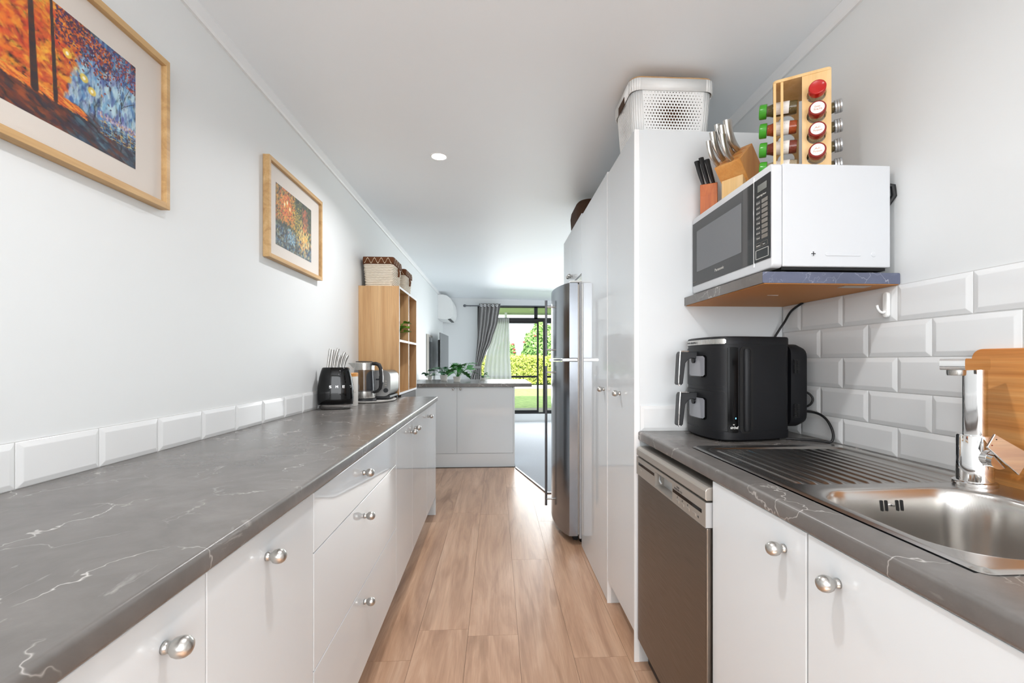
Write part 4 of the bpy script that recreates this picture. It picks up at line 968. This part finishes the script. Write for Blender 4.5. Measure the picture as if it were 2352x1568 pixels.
# ------------------------------------------------------------------ left worktop items
def loftz(prof, cx_, cy_, rot=0, shape=None):
    shape = shape or rrect(-1, 1, -1, 1, .8, 8); R = Matrix.Rotation(rot, 3, 'Z'); rings = []
    for z, a, b in prof:
        rings.append([tuple(R @ Vector((p[0]*a, p[1]*b, 0))+Vector((cx_, cy_, z))) for p in shape])
    return MB().loft(rings)
sb = thing('knife_block', 'glossy black retro knife block with chrome base on the left worktop', 'knife block', (-.915, 2.62, WT))
rt = radians(12)
obj('block_shell', loftz([(WT+.028, .093, .064), (WT+.06, .096, .066), (WT+.12, .095, .065), (WT+.18, .086, .060), (WT+.215, .077, .055), (WT+.232, .071, .050), (WT+.236, .066, .045)], -.912, 2.62, rt), 'blackgloss', sb, smooth=True, split=0)
obj('chrome_base', loftz([(WT+.0005, .074, .046), (WT+.006, .082, .053), (WT+.022, .092, .063), (WT+.028, .094, .065)], -.912, 2.62, rt), 'chrome', sb, smooth=True, split=50)
xd = Vector((cos(rt), sin(rt), 0)); 
for i, ch in enumerate('SMEG'):
    u = -.022+.034*i; f = min(.98, abs(u)/.096); yy = -.0665*sqrt(max(.05, 1-f**3.2)); p = Matrix.Rotation(rt, 3, 'Z') @ Vector((u, yy-.0008, 0))
    sl_ = .35*(f**2)*(1 if u > 0 else -1); xv = Matrix.Rotation(rt+sl_, 3, 'Z') @ Vector((1, 0, 0))
    text('lettering', ch, .020, 'chrome', sb, (-.912+p.x-.006, 2.62+p.y, WT+.122), tuple(xv), (0, 0, 1), bold=0, extrude=.0006, width=.0125)
kp = [(-.045, .012, 1.242, .0), (-.030, -.006, 1.236, .0), (-.012, .006, 1.243, 1), (.006, -.010, 1.205, 0), (.022, .008, 1.222, 1), (.040, -.004, 1.206, 1)]
kn = ['leftmost steel handle standing in the black retro block', 'second steel handle from the wall in black retro block', 'tallest steel handled knife in the black retro block', 'short steel handle at the front of black retro block', 'steel handled knife right of centre in black retro block', 'steel handled knife nearest the kettle in black retro block']
for (u, v, zt, cv_), lb in zip(kp, kn):
    p = Matrix.Rotation(rt, 3, 'Z') @ Vector((u, v, 0)); x, y = -.912+p.x, 2.62+p.y; L = zt-(WT+.230)
    k = thing('kitchen_knife', lb, 'knife', (x, y, WT+.23), 0, 'steel handled knives in the black retro block')
    pts = [(x+.016*f+.010*cv_*f*f*f, y, WT+.228+L*f) for f in [q/8 for q in range(9)]]
    obj('handle', MB().tube(pts, [.0075, .0075, .0078, .008, .0084, .0088, .0092, .0096, .008], 12, flat=1.0), 'nickel', k, smooth=True)
cj = thing('canister', 'white canister with wooden lid between black knife block and kettle', 'canister', (-.893, 2.83, WT))
obj('canister_body', MB().lathe([(.001, 0), (.048, 0), (.050, .003), (.050, .178), (.001, .178)], (-.893, 2.80, WT+.0005), seg=36), 'pot', cj, smooth=True)
obj('wooden_lid', MB().lathe([(.001, .1785), (.050, .1785), (.0505, .183), (.0505, .197), (.048, .200), (.001, .200)], (-.893, 2.80, WT), seg=36), 'beech', cj, smooth=True)
text('lettering', 'Coffee', .018, 'print', cj, (-.874, 2.7535, WT+.08), (.9, .3, 0), (0, 0, 1), width=.03)
tr_ = tag(obj('round_tray', MB().lathe([(.001, 0), (.135, 0), (.150, .004), (.155, .012), (.150, .013), (.144, .007), (.001, .006)], (-.845, 3.135, WT+.0005), seg=48, sx=1.0, sy=1.35), 'pot', smooth=True), 'pale oval tray under the kettle and toaster on left worktop', 'tray')
ke = thing('electric_kettle', 'glass and steel electric kettle with black handle beside the canister', 'kettle', (-.868, 3.02, WT))
KX, KY, KZ = -.870, 3.03, WT+.008
obj('power_base', MB().lathe([(.001, 0), (.076, 0), (.078, .004), (.076, .018), (.001, .020)], (KX, KY, KZ), seg=36), 'black', ke, smooth=True)
obj('steel_foot', MB().lathe([(.001, .021), (.069, .021), (.071, .026), (.0705, .066), (.001, .066)], (KX, KY, KZ), seg=40), 'steel', ke, smooth=True)
obj('glass_body', MB().lathe([(.001, .067), (.0705, .067), (.070, .10), (.067, .15), (.0635, .205), (.001, .205)], (KX, KY, KZ), seg=40), 'smoke', ke, smooth=True)
obj('steel_collar', MB().lathe([(.001, .206), (.0645, .206), (.0645, .250), (.060, .254), (.001, .256)], (KX, KY, KZ), seg=40), 'steel', ke, smooth=True)
obj('spout', MB().add([(KX-.045, KY-.035, KZ+.215), (KX-.045, KY+.030, KZ+.215), (KX-.055, KY-.028, KZ+.252), (KX-.055, KY+.025, KZ+.252), (KX-.105, KY-.004, KZ+.250), (KX-.072, KY-.004, KZ+.218)], [(0, 2, 4, 5), (1, 5, 4, 3), (2, 3, 4), (0, 5, 1), (0, 1, 3, 2)]), 'steel', ke)
obj('lid', MB().lathe([(.001, .2565), (.055, .2565), (.053, .262), (.001, .264)], (KX, KY, KZ), seg=36), 'black', ke, smooth=True)
hp = [(.055, .246), (.085, .247), (.108, .238), (.120, .215), (.124, .170), (.124, .120), (.116, .085), (.098, .067), (.066, .058)]
hdx = Vector((.96, -.28, 0)); obj('handle', MB().tube([(KX+hdx.x*a, KY+hdx.y*a, KZ+b) for a, b in hp], [.011, .012, .013, .012, .0115, .0115, .011, .010, .009], 12), 'rubber', ke, smooth=True)
obj('handle_strip', MB().tube([(KX+hdx.x*a, KY+hdx.y*a, KZ+b) for a, b in ((.119, .232), (.1335, .205), (.1365, .165), (.1365, .125))], .003, 8), 'chrome', ke, smooth=True)
obj('heating_plate', MB().lathe([(.001, .0675), (.060, .0675), (.060, .069), (.001, .069)], (KX, KY, KZ), seg=30), 'steel', ke)
to = thing('toaster', 'stainless steel toaster behind the kettle against the shelf unit', 'toaster', (-.79, 3.25, WT+.01))
m = MB().prism(rrect(-.885, -.722, WT+.032, WT+.208, .045, 7), 'Y', 3.125, 3.382)
obj('toaster_body', m, 'toasterskin', to, smooth=True, bevel=.006, seg=3)
obj('base_tray', MB().prism(rrect(-.880, -.726, WT+.016, WT+.036, .008, 3), 'Y', 3.129, 3.378), 'black', to)
obj('lever_slot', MB().box(-.7985, -.7945, 3.1235, 3.1252, WT+.065, WT+.17), 'blackdeep', to)
obj('lever', MB().box(-.818, -.775, 3.112, 3.1235, WT+.142, WT+.152), 'black', to, bevel=.003)
obj('browning_dial', MB().lathe([(.001, 3.112), (.015, 3.112), (.016, 3.124), (.001, 3.1245)], (-.752, 0, WT+.072), 'Y', 24), 'black', to, smooth=True)
for z in (.100, .115, .130): obj('button', MB().box(-.760, -.747, 3.1205, 3.1248, WT+z, WT+z+.008), 'silver', to, bevel=.001)
for x in (-.865, -.741):
    for y in (3.15, 3.35): obj('foot', MB().lathe([(.001, 0), (.008, 0), (.008, .0025), (.001, .0025)], (x, y, WT+.0138), seg=10), 'black', to, smooth=True)
# cube shelf unit
su = thing('cube_shelf_unit', 'pale oak four cube shelf unit standing at the left worktop end', 'shelf', (-.87, 3.77, .915))
X0, X1, Y0, Y1, Z0, Z1 = XL+.004, -.7205, 3.398, 4.135, .917, 1.728
obj('side_panel', MB().box(X0, X1-.0015, Y0, Y0+.016, Z0, Z1), 'sonoma', su)
obj('side_panel', MB().box(X0, X1-.0015, Y1-.016, Y1, Z0, Z1), 'sonoma', su)
obj('top_panel', MB().box(X0, X1-.0015, Y0+.016, Y1-.016, Z1-.016, Z1), 'sonoma', su)
obj('bottom_panel', MB().box(X0, X1-.0015, Y0+.016, Y1-.016, Z0, Z0+.016), 'sonoma', su)
ym, zm = (Y0+Y1)/2, (Z0+Z1)/2
obj('shelf_board', MB().box(X0, X1-.0015, Y0+.016, Y1-.016, zm-.008, zm+.008), 'sonoma', su)
for a, b in ((Z0+.016, zm-.008), (zm+.008, Z1-.016)): obj('divider', MB().box(X0, X1-.0015, ym-.008, ym+.008, a, b), 'sonoma', su)
obj('back_panel', MB().box(X0-.003, X0, Y0, Y1, Z0, Z1), 'sonoma', su)
m = MB()
e_ = X1-.0014
for b in ((Y0, Y0+.016, Z0, Z1), (Y1-.016, Y1, Z0, Z1), (Y0+.016, Y1-.016, Z1-.016, Z1), (Y0+.016, Y1-.016, Z0, Z0+.016), (Y0+.016, Y1-.016, zm-.008, zm+.008), (ym-.008, ym+.008, Z0+.016, zm-.008), (ym-.008, ym+.008, zm+.008, Z1-.016)):
    m.add([(X1, b[0], b[2]), (X1, b[1], b[2]), (X1, b[1], b[3]), (X1, b[0], b[3])], [(0, 1, 2, 3)]); m.add([(e_, b[0], b[2]), (e_, b[1], b[2]), (X1, b[1], b[2]), (X1, b[0], b[2])], [(0, 1, 2, 3)]); m.add([(e_, b[0], b[3]), (e_, b[1], b[3]), (X1, b[1], b[3]), (X1, b[0], b[3])], [(0, 1, 2, 3)])
obj('front_edging', m, 'edge', su, label='white edging around the cubes')
for x, y in ((X0+.02, Y0+.01), (X1-.04, Y0+.01)): obj('foot', MB().box(x, x+.02, y, y+.04, WT+.0002, Z0), 'blackdeep', su)
lc_ = thing('low_cabinet', 'dark low cabinet holding the shelf unit past the left worktop', 'cabinet', (-.87, 3.84, 0))
obj('carcass', MB().box(X0, -.735, 3.50, 4.13, .03, .9165), 'plinthdark', lc_)
obj('door', MB().box(-.7349, -.728, 3.502, 4.128, .05, .91), 'plinthdark', lc_)
obj('plinth', MB().box(X0, -.75, 3.51, 4.12, 0, .03), 'blackdeep', lc_)
# wicker baskets
def wicker(label, y0, y1, x0, x1, h):
    zb = Z1+.001
    t = thing('wicker_basket', label, 'basket', ((x0+x1)/2, (y0+y1)/2, zb), 0, 'cream wicker baskets on the shelf unit')
    def ring(z, k): s_ = .88+.12*(z-zb)/h; cx_, cy_ = (x0+x1)/2, (y0+y1)/2; return [(cx_+(p[0])*(x1-x0)/2*s_+0, cy_+(p[1])*(y1-y0)/2*s_, z) for p in rrect(-1, 1, -1, 1, .16, 3)]
    obj('inner_wall', MB().loft([ring(zb, 0), ring(zb+h, 0)]), 'wicker', t)
    # woven strands: horizontal wavy bands over vertical stakes
    m = MB(); rows = 13; nper = 64
    cx_, cy_ = (x0+x1)/2, (y0+y1)/2
    for r in range(rows):
        z = zb+.008+(h*.76)*r/rows; s_ = .88+.12*(z-zb)/h; pts = []
        per = []
        base = rrect(-(x1-x0)/2*s_, (x1-x0)/2*s_, -(y1-y0)/2*s_, (y1-y0)/2*s_, .02, 3)
        for i in range(len(base)):
            a, b = base[i], base[(i+1) % len(base)]; L = math.hypot(b[0]-a[0], b[1]-a[1]); n = max(1, int(L/.0075))
            for q in range(n): per.append((a[0]+(b[0]-a[0])*q/n, a[1]+(b[1]-a[1])*q/n))
        for i, (px, py) in enumerate(per):
            w = .0042*(1 if ((i//2)+r) % 2 else .15); l = math.hypot(px, py); pts.append((cx_+px*(1+w/abs(l)), cy_+py*(1+w/abs(l)), z))
        m.tube(pts, .0052, 5, closed=True)
    obj('woven_strands', m, 'wicker', t, smooth=True, split=0, kind='stuff')
    # fabric cuff, folded over the rim
    zc0 = zb+h*.78
    def cr(z, o): s_ = 1.0; return [(cx_+p[0]*((x1-x0)/2+o), cy_+p[1]*((y1-y0)/2+o), z) for p in rrect(-1, 1, -1, 1, .14, 4)]
    obj('cloth_cuff', MB().loft([cr(zc0, .006), cr(zc0+h*.15, .007), cr(zb+h+.004, .005), cr(zb+h+.006, -.004)]), 'fabricbrown', t, smooth=True, split=0, label='brown cloth cuff')
    m = MB()
    def wave(P0, P1, n):
        for k in range(n):
            for s2 in range(6):
                def q(f): 
                    g = f % 1; hgt = (1-abs(2*g-1)); hgt = hgt*hgt*(3-2*hgt); return hgt
                f0, f1 = k+s2/6, k+(s2+1)/6; z0_, z1_ = zc0+.003+q(f0)*h*.19, zc0+.003+q(f1)*h*.19
                A = P0+(P1-P0)*(f0/n); B = P0+(P1-P0)*(f1/n); w = .005
                nn = Vector((P1-P0)).cross(Vector((0, 0, 1))).normalized()*.0016
                m.add([(A.x+nn.x, A.y+nn.y, z0_-w/2), (B.x+nn.x, B.y+nn.y, z1_-w/2), (B.x+nn.x, B.y+nn.y, z1_+w/2), (A.x+nn.x, A.y+nn.y, z0_+w/2)], [(0, 1, 2, 3)])
    e = .0068
    wave(Vector((x0+.01, y0-e, 0)), Vector((x1-.01, y0-e, 0)), 4); wave(Vector((x1+e, y0+.01, 0)), Vector((x1+e, y1-.01, 0)), 4)
    obj('trellis_print', m, 'fabriccream', t, fix=False)
    bx = x1+.010; yb = (y0+y1)/2
    obj('cloth_bow', MB().tube([(bx, yb-.012, zc0-.012), (bx+.004, yb-.016, zc0-.04), (bx, yb-.010, zc0-.075)], .005, 6).tube([(bx, yb+.006, zc0-.012), (bx+.004, yb+.014, zc0-.04), (bx, yb+.012, zc0-.070)], .005, 6), 'fabricbrown', t, smooth=True)
wicker('cream wicker basket with brown trellis cuff, nearer of the two', 3.425, 3.715, -.992, -.772, .215)
wicker('cream wicker basket with brown cuff behind the nearer one', 3.79, 4.08, -.985, -.755, .20)
# plant in cube
def leaf_mesh(L, w, lobes=0, curl=.25):
    m = MB(); n = 12; pts_l, pts_r, mid = [], [], []
    for k in range(n+1):
        u = k/n; ww = w*sin(pi*min(1, u**.75))*(1 if not lobes else (1-.45*abs(sin(u*pi*lobes))))
        z = -curl*L*u*u; mid.append((0, L*u, z)); pts_l.append((-ww, L*u+.15*ww, z+.12*ww)); pts_r.append((ww, L*u+.15*ww, z+.12*ww))
    for k in range(n): m.add([mid[k], mid[k+1], pts_l[k+1], pts_l[k]], [(0, 1, 2, 3)]); m.add([mid[k], pts_r[k], pts_r[k+1], mid[k+1]], [(0, 1, 2, 3)])
    return m
def plant(label, x, y, z, potr, poth, leaves, size, mat, spread=1.0, group=None, lobes=3, name='potted_plant', drift=(0, 0)):
    t = thing(name, label, 'plant', (x, y, z), 0, group)
    obj('pot', MB().lathe([(.001, 0), (potr*.72, 0), (potr, poth), (potr*.9, poth), (potr*.86, poth*.86), (.001, poth*.86)], (x, y, z), seg=24), 'pot', t, smooth=True)
    obj('soil', MB().lathe([(.001, poth*.87), (potr*.85, poth*.87), (potr*.85, poth*.85)], (x, y, z), seg=20), 'soil', t)
    rr = random.Random(label)
    lm = leaf_mesh(size, size*.36, lobes).mesh('leaf'); lm.materials.append(M[mat]); 
    for p in lm.polygons: p.use_smooth = True
    for i in range(leaves):
        a = rr.uniform(0, 2*pi); tilt = rr.uniform(.15, 1.15)*spread; sl2 = rr.uniform(.35, 1.15)*size
        d = Vector((cos(a)*sin(tilt), sin(a)*sin(tilt), cos(tilt))); tip = Vector((x, y, z+poth*.8))+d*sl2+Vector((drift[0]*rr.random(), drift[1]*rr.random(), 0))
        st = obj('stem', MB().tube([(x, y, z+poth*.8), tuple((Vector((x, y, z+poth*.8))+tip)/2+Vector((0, 0, .01))), tuple(tip)], .0025, 6), mat, t, smooth=True)
        inst('leaf', lm, t, Matrix.Translation(tip) @ Matrix.Rotation(a-pi/2, 4, 'Z') @ Matrix.Rotation(rr.uniform(-.35, .5), 4, 'X') @ Matrix.Rotation(rr.uniform(-.5, .5), 4, 'Y') @ Matrix.Scale(rr.uniform(.7, 1.1), 4))
    return t
plant('small bright green trailing plant in the upper cube of the shelf unit', -.80, 3.60, zm+.0085, .035, .055, 22, .095, 'leaflime', 1.1, lobes=0, drift=(.05, .02))

# ------------------------------------------------------------------ peninsula
pn = thing('peninsula_cabinet', 'white two door peninsula cabinet across the end of the kitchen', 'cabinet', (-.4, 5.3, 0))
obj('carcass', MB().box(-1.01, .185, 5.0195, 5.60, .15, .884), 'satin', pn)
obj('kickboard', MB().box(-1.01, .190, 5.004, 5.019, 0, .149), 'satin', pn)
obj('end_panel', MB().box(.1885, .204, 5.0, 5.60, 0, .884), 'satin', pn)
for a, b, k in ((-1.005, -.4325, -.4734), (-.430, .1870, -.3924)):
    d = obj('door', MB().box(a, b, 5.0, 5.018, .1535, .873), 'gloss', pn, bevel=.0015); knob(d, (k, 5.0, .8625), (0, -1, 0))
o = obj('worktop', MB().box(XL+.002, .392, 4.975, 6.10, .8855, .9235), 'top', bevel=.004); tag(o, 'deep marble-look worktop over the white peninsula with an overhang', 'worktop')
plant('leafy green plant in a white pot by the television end', -.66, 5.75, .924, .055, .07, 14, .12, 'leafdark', .9, name='potted_plant')
plant('bright green fern-like plant spreading in the middle of the peninsula', -.47, 5.45, .924, .05, .06, 22, .165, 'leaf', .9, lobes=4, drift=(.06, 0))
plant('low green plant on the peninsula below the tied curtain', -.17, 5.85, .924, .035, .03, 9, .07, 'leaf', .9, lobes=2)
plant('small plant in a white pot against the left wall', -.86, 5.92, .924, .035, .05, 7, .08, 'leafdark', 1.2, lobes=0)

# ------------------------------------------------------------------ living room: television, reflection panel, air conditioner
tv = thing('television', 'slim dark television standing on a low cabinet by the left wall', 'television', (-.85, 7.5, .55))
Ftv = Matrix.Translation((-.862, 7.5, 0)) @ Matrix.Rotation(-.02, 4, 'Z')
obj('screen', MB().box(.0002, .012, -.50, .50, 1.0, 1.61).xf(Ftv), 'screen', tv, bevel=.004)
obj('rear_shell', MB().box(-.035, 0, -.44, .44, 1.04, 1.50).xf(Ftv), 'black', tv, bevel=.01)
obj('stand', MB().box(-.02, .005, -.12, .12, .715, 1.02).box(-.10, .10, -.18, .18, .7005, .715).xf(Ftv), 'black', tv)
tc = thing('television_cabinet', 'low white cabinet under the television by the left wall', 'cabinet', (-.83, 7.4, 0))
obj('carcass', MB().box(XL+.002, -.66, 6.7, 8.2, .05, .70), 'satin', tc, bevel=.003)
obj('plinth', MB().box(XL+.01, -.68, 6.72, 8.18, .0085, .05), 'plinthdark', tc)
for a in (6.71, 7.46): obj('door', MB().box(-.6598, -.645, a, a+.73, .06, .69), 'satin', tc, bevel=.002)
dp = thing('reflection_panel', 'dark framed panel for a blurred reflection on the left wall before the television', 'picture', (XL, 6.9, .93))  # panel added to stand in for a blurred dark reflection on the wall
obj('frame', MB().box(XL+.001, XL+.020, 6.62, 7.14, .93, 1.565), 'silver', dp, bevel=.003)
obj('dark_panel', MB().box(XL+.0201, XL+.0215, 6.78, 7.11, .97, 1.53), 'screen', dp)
ac = thing('air_conditioner', 'white split air conditioner high on the left wall near the corner', 'air conditioner', (-.9, 8.2, 1.89))
acp = [(XL+.001, 2.325), (-.93, 2.33), (-.86, 2.31), (-.80, 2.265), (-.765, 2.19), (-.752, 2.10), (-.750, 2.02), (-.765, 1.955), (-.80, 1.915), (-.87, 1.893), (XL+.001, 1.91)]
obj('casing', MB().prism(acp, 'Y', 7.92, 8.66), 'whiteplastic', ac, smooth=True, split=40, bevel=.008)
obj('outlet_slot', MB().box(-.885, -.80, 7.95, 8.63, 1.8990, 1.9055).xf(Matrix.Identity(4)), 'printdark', ac)
obj('logo_strip', MB().box(-.865, -.845, 7.9185, 7.9205, 1.985, 2.03), 'printdark', ac) if False else None

# ------------------------------------------------------------------ sliding doors
dr = struct('door_1', MB().box(DX0, DX1, 8.715, 8.79, DZ1-.035, DZ1).box(DX0, DX1, 8.715, 8.79, DZ0, DZ0+.03).box(DX0, DX0+.04, 8.715, 8.79, DZ0, DZ1).box(DX1-.04, DX1, 8.715, 8.79, DZ0, DZ1).box(DX0, DX1, 8.715, 8.79, 1.93, 2.005).box(.735, .80, 8.715, 8.79, 1.98, 2.22), 'darkmetal')
def sash(x0, x1, y, w=.042):
    s_ = obj('sash', MB().box(x0, x0+w, y, y+.028, DZ0+.03, 1.93).box(x1-w, x1, y, y+.028, DZ0+.03, 1.93).box(x0+w, x1-w, y, y+.028, DZ0+.03, DZ0+.065).box(x0+w, x1-w, y, y+.028, 1.90, 1.93).box(x0+w, x1-w, y, y+.028, .847, .885), 'darkmetal', dr)
    obj('pane', MB().box(x0+w, x1-w, y+.012, y+.016, DZ0+.065, .847).box(x0+w, x1-w, y+.012, y+.016, .885, 1.90), 'window', s_)
    return s_
sash(DX0+.04, .825, 8.755, .035); s1 = sash(.905, 2.46, 8.718, .038)
s2 = sash(.79, 1.6, 8.7225-.0+.066-.033, .035) if False else None
obj('pane', MB().box(DX0+.04, .735, 8.75, 8.754, 2.005, DZ1-.035).box(.80, DX1-.04, 8.75, 8.754, 2.005, DZ1-.035), 'window', dr)
obj('handle', MB().tube([(.858+.018*cos(a), 8.708, 1.03+.055*sin(a)) for a in [2*pi*k/24 for k in range(24)]], .006, 8, closed=True), 'darkmetal', dr, smooth=True)
cr_ = thing('curtain_rod', 'grey metal curtain rod with round finial above the sliding doors', 'curtain rod', (.9, 8.6, 2.22))
obj('rod', MB().lathe([(.001, -.57), (.011, -.57), (.011, 2.45), (.001, 2.45)], (0, 8.6, 2.218), 'X', 14), 'rod', cr_, smooth=True)
obj('finial', MB().lathe([(.001, -.63), (.02, -.62), (.028, -.60), (.02, -.575), (.010, -.57)], (0, 8.6, 2.218), 'X', 16), 'rod', cr_, smooth=True)
for x in (-.50, 2.40): obj('bracket', MB().tube([(x, 8.6, 2.218), (x, 8.695, 2.218)], .007, 8), 'rod', cr_, smooth=True)
def curve(pts, z):
    for (z0, v0), (z1, v1) in zip(pts, pts[1:]):
        if z1 <= z <= z0: f = (z0-z)/(z0-z1); f = f*f*(3-2*f)*.35+f*.65; return v0+(v1-v0)*f
    return pts[-1][1]
LE = [(2.27, -.325), (1.656, -.354), (1.06, -.404), (.83, -.494), (.02, -.62)]; RE = [(2.27, .083), (1.906, .025), (1.574, -.082), (1.284, -.206), (1.06, -.297), (.83, -.275), (.02, -.22)]
def cf(u, v):
    z = 2.262-2.235*v; a, b = curve(LE, z), curve(RE, z); amp = .030*(.35+.65*abs(b-a)/.4)
    return (a+(b-a)*u, 8.600+amp*sin(u*2*pi*5.5)+.010*sin(u*23+v*5), z)
cu = thing('curtain', 'long grey eyelet curtain tied back beside the sliding doors', 'curtain', (-.3, 8.6, .02))
o = obj('cloth', MB().grid(cf, 110, 60), 'curtain', cu, smooth=True, split=0, fix=False); sm = o.modifiers.new('solid', 'SOLIDIFY'); sm.thickness = .003
obj('tie_band', MB().box(-.415, -.288, 8.555, 8.56, 1.03, 1.075), 'curtain', cu)
for u in (.09, .27, .45, .63, .82): x = -.325+.408*u; obj('eyelet', MB().lathe([(.013, -.003), (.022, -.003), (.022, .003), (.013, .003)], (x, 8.568, 2.222), 'Y', 18, caps=False), 'chrome', cu, smooth=True)
def sf(u, v):
    z = 1.99-1.965*v; a = curve([(2.0, .03), (1.6, -.09), (1.3, -.19), (1.0, -.235), (.02, -.30)], z); b = curve([(2.0, .245), (1.3, .262), (.9, .29), (.02, .31)], z)
    return (a+(b-a)*u, 8.665+.018*sin(u*2*pi*6+.6*sin(v*3)), z)
so = obj('sheer_curtain', MB().grid(sf, 110, 30), 'sheer', smooth=True, split=0, fix=False); tag(so, 'white translucent sheer curtain hanging against the sliding glass door', 'curtain')

# ------------------------------------------------------------------ downlights
for (x, y, lab, on) in ((-.3365, 2.672, 'round lit downlight in the kitchen ceiling above the left worktop', 1), (.80, 7.15, 'round lit downlight in the living room ceiling near the glass doors', 1), (-.02, .70, 'round lit downlight in the ceiling over the camera end', 1), (.15, -1.15, 'unseen round fill light added in the ceiling behind the camera', 1)):  # last entry is an unseen fill light added behind the camera
    z = ceil_z(x)
    t = thing('downlight', lab, 'light', (x, y, z), 0, None)
    obj('trim_ring', MB().lathe([(.042, -.0035), (.048, -.004), (.052, -.002), (.052, .001), (.042, .001)], (x, y, z), seg=36, caps=False), 'edge', t, smooth=True)
    obj('diffuser', MB().lathe([(.0001, -.0025), (.043, -.0025), (.043, .0005), (.0001, .0005)], (x, y, z), seg=36), 'cap_light', t)
    lamp('downlight_lamp', 'AREA', (x, y, z-.02), (0, 0, 0), (10.5 if y > 1 else 8.6) if y < 5 else 4.6, (.99, .99, 1), shape='DISK', size=.085, spread=radians(152))

# ------------------------------------------------------------------ outside
struct('ground', MB().box(-14, 20, 10.55, 40, -.3, -.02), 'grass')
struct('patio_floor', MB().box(-4, 8, 8.82, 10.55, -.1, .07), 'slab')
pr_ = thing('patio_roof', 'pale green patio roof over the paving outside the glass doors', 'roof', (1, 10, 2.36))
obj('roof_sheet', MB().box(-4, 8, 8.85, 11.2, 2.36, 2.42), 'soffit', pr_)
obj('fascia', MB().box(-4, 8, 11.2, 11.25, 2.32, 2.46), 'soffit', pr_)
for x in (.235, 5.2): obj('post', MB().box(x-.03, x+.03, 11.1, 11.18, -.02, 2.36), 'trim', pr_)
tag(obj('garden_path', MB().box(-8, 16, 19.4, 22.0, -.021, -.005), 'path'), 'pale garden path running in front of the clipped hedge', 'path')
def foliage(pts_fn, n, size, mat, parent, name='foliage', seed=1):
    rs = np.random.RandomState(seed); vs = np.zeros((n*4, 3)); tone = np.zeros(n*4)
    for i in range(n):
        p, nrm, tn = pts_fn(rs); a = rs.normal(size=3); a /= np.linalg.norm(a); b = np.cross(a, nrm+rs.normal(size=3)*.5); b /= (np.linalg.norm(b)+1e-9); s_ = size*rs.uniform(.6, 1.3)
        vs[i*4:i*4+4] = [p-a*s_, p-b*s_*.55, p+a*s_, p+b*s_*.55]; tone[i*4:i*4+4] = np.clip(tn+rs.uniform(-.3, .3), 0, 1)
    me = bpy.data.meshes.new(name); me.from_pydata(vs.tolist(), [], [(4*i, 4*i+1, 4*i+2, 4*i+3) for i in range(n)])
    at = me.attributes.new('tone', 'FLOAT', 'POINT'); at.data.foreach_set('value', tone.astype(np.float32))
    me.materials.append(M[mat]); me.transform(wm(parent).inverted()); o = bpy.data.objects.new(name, me); COL.objects.link(o); o.parent = parent; o['kind'] = 'stuff'; return o
hg = thing('hedge', 'clipped yellow green hedge along the far side of the lawn', 'hedge', (3, 23, 0))
def hp_(rs):
    x = rs.uniform(-1.5, 6.5)
    if rs.rand() < .7: return np.array([x, 22.5+rs.normal()*.12+.1*sin(x*5), .05+1.33*rs.rand()]), np.array([0, -1, 0]), .5
    return np.array([x, rs.uniform(22.5, 23.5), 1.36+rs.normal()*.05]), np.array([0, 0, 1]), .8
foliage(hp_, 15000, .06, 'hedge', hg)
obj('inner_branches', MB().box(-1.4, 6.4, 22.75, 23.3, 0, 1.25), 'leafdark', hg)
def bush(label, cx_, cy_, rx, h, seed, n):
    t = thing('flowering_bush', label, 'bush', (cx_, cy_, 0))
    def fn(rs):
        d = rs.normal(size=3); d /= np.linalg.norm(d); d[2] = abs(d[2]); r = rs.uniform(.8, 1.03)+.08*sin(d[0]*9+seed)*cos(d[2]*7)
        return np.array([cx_+d[0]*rx*r, cy_+d[1]*rx*r, .6+d[2]*(h-.6)*r]), d, .35+.4*d[2]
    foliage(fn, n, .09, 'bush', t, seed=seed)
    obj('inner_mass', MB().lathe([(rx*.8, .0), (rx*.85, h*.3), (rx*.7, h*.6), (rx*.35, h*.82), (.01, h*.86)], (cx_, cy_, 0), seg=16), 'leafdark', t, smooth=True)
    rs = np.random.RandomState(seed+5)
    for k in range(16):
        d = rs.normal(size=3); d /= np.linalg.norm(d); d[2] = abs(d[2]); d[1] = -abs(d[1]); p = (cx_+d[0]*rx*1.03, cy_+d[1]*rx*1.03, .6+d[2]*(h-.6)*1.03)
        obj('blossom', MB().lathe([(.01, -.05), (.07, -.02), (.09, .03), (.03, .05)], p, seg=7), 'flower', t)
bush('green bush with red blossoms behind the hedge, by the door frame', 2.75, 26.5, 1.4, 3.5, 3, 12000)
bush('lower pale green bush behind the hedge toward the sheer curtain', .55, 25.6, .70, 2.35, 8, 3500)
bush('tall leafy bush behind the hedge, partly covered by the fridge', 6.2, 26.5, 1.4, 3.5, 12, 4000)
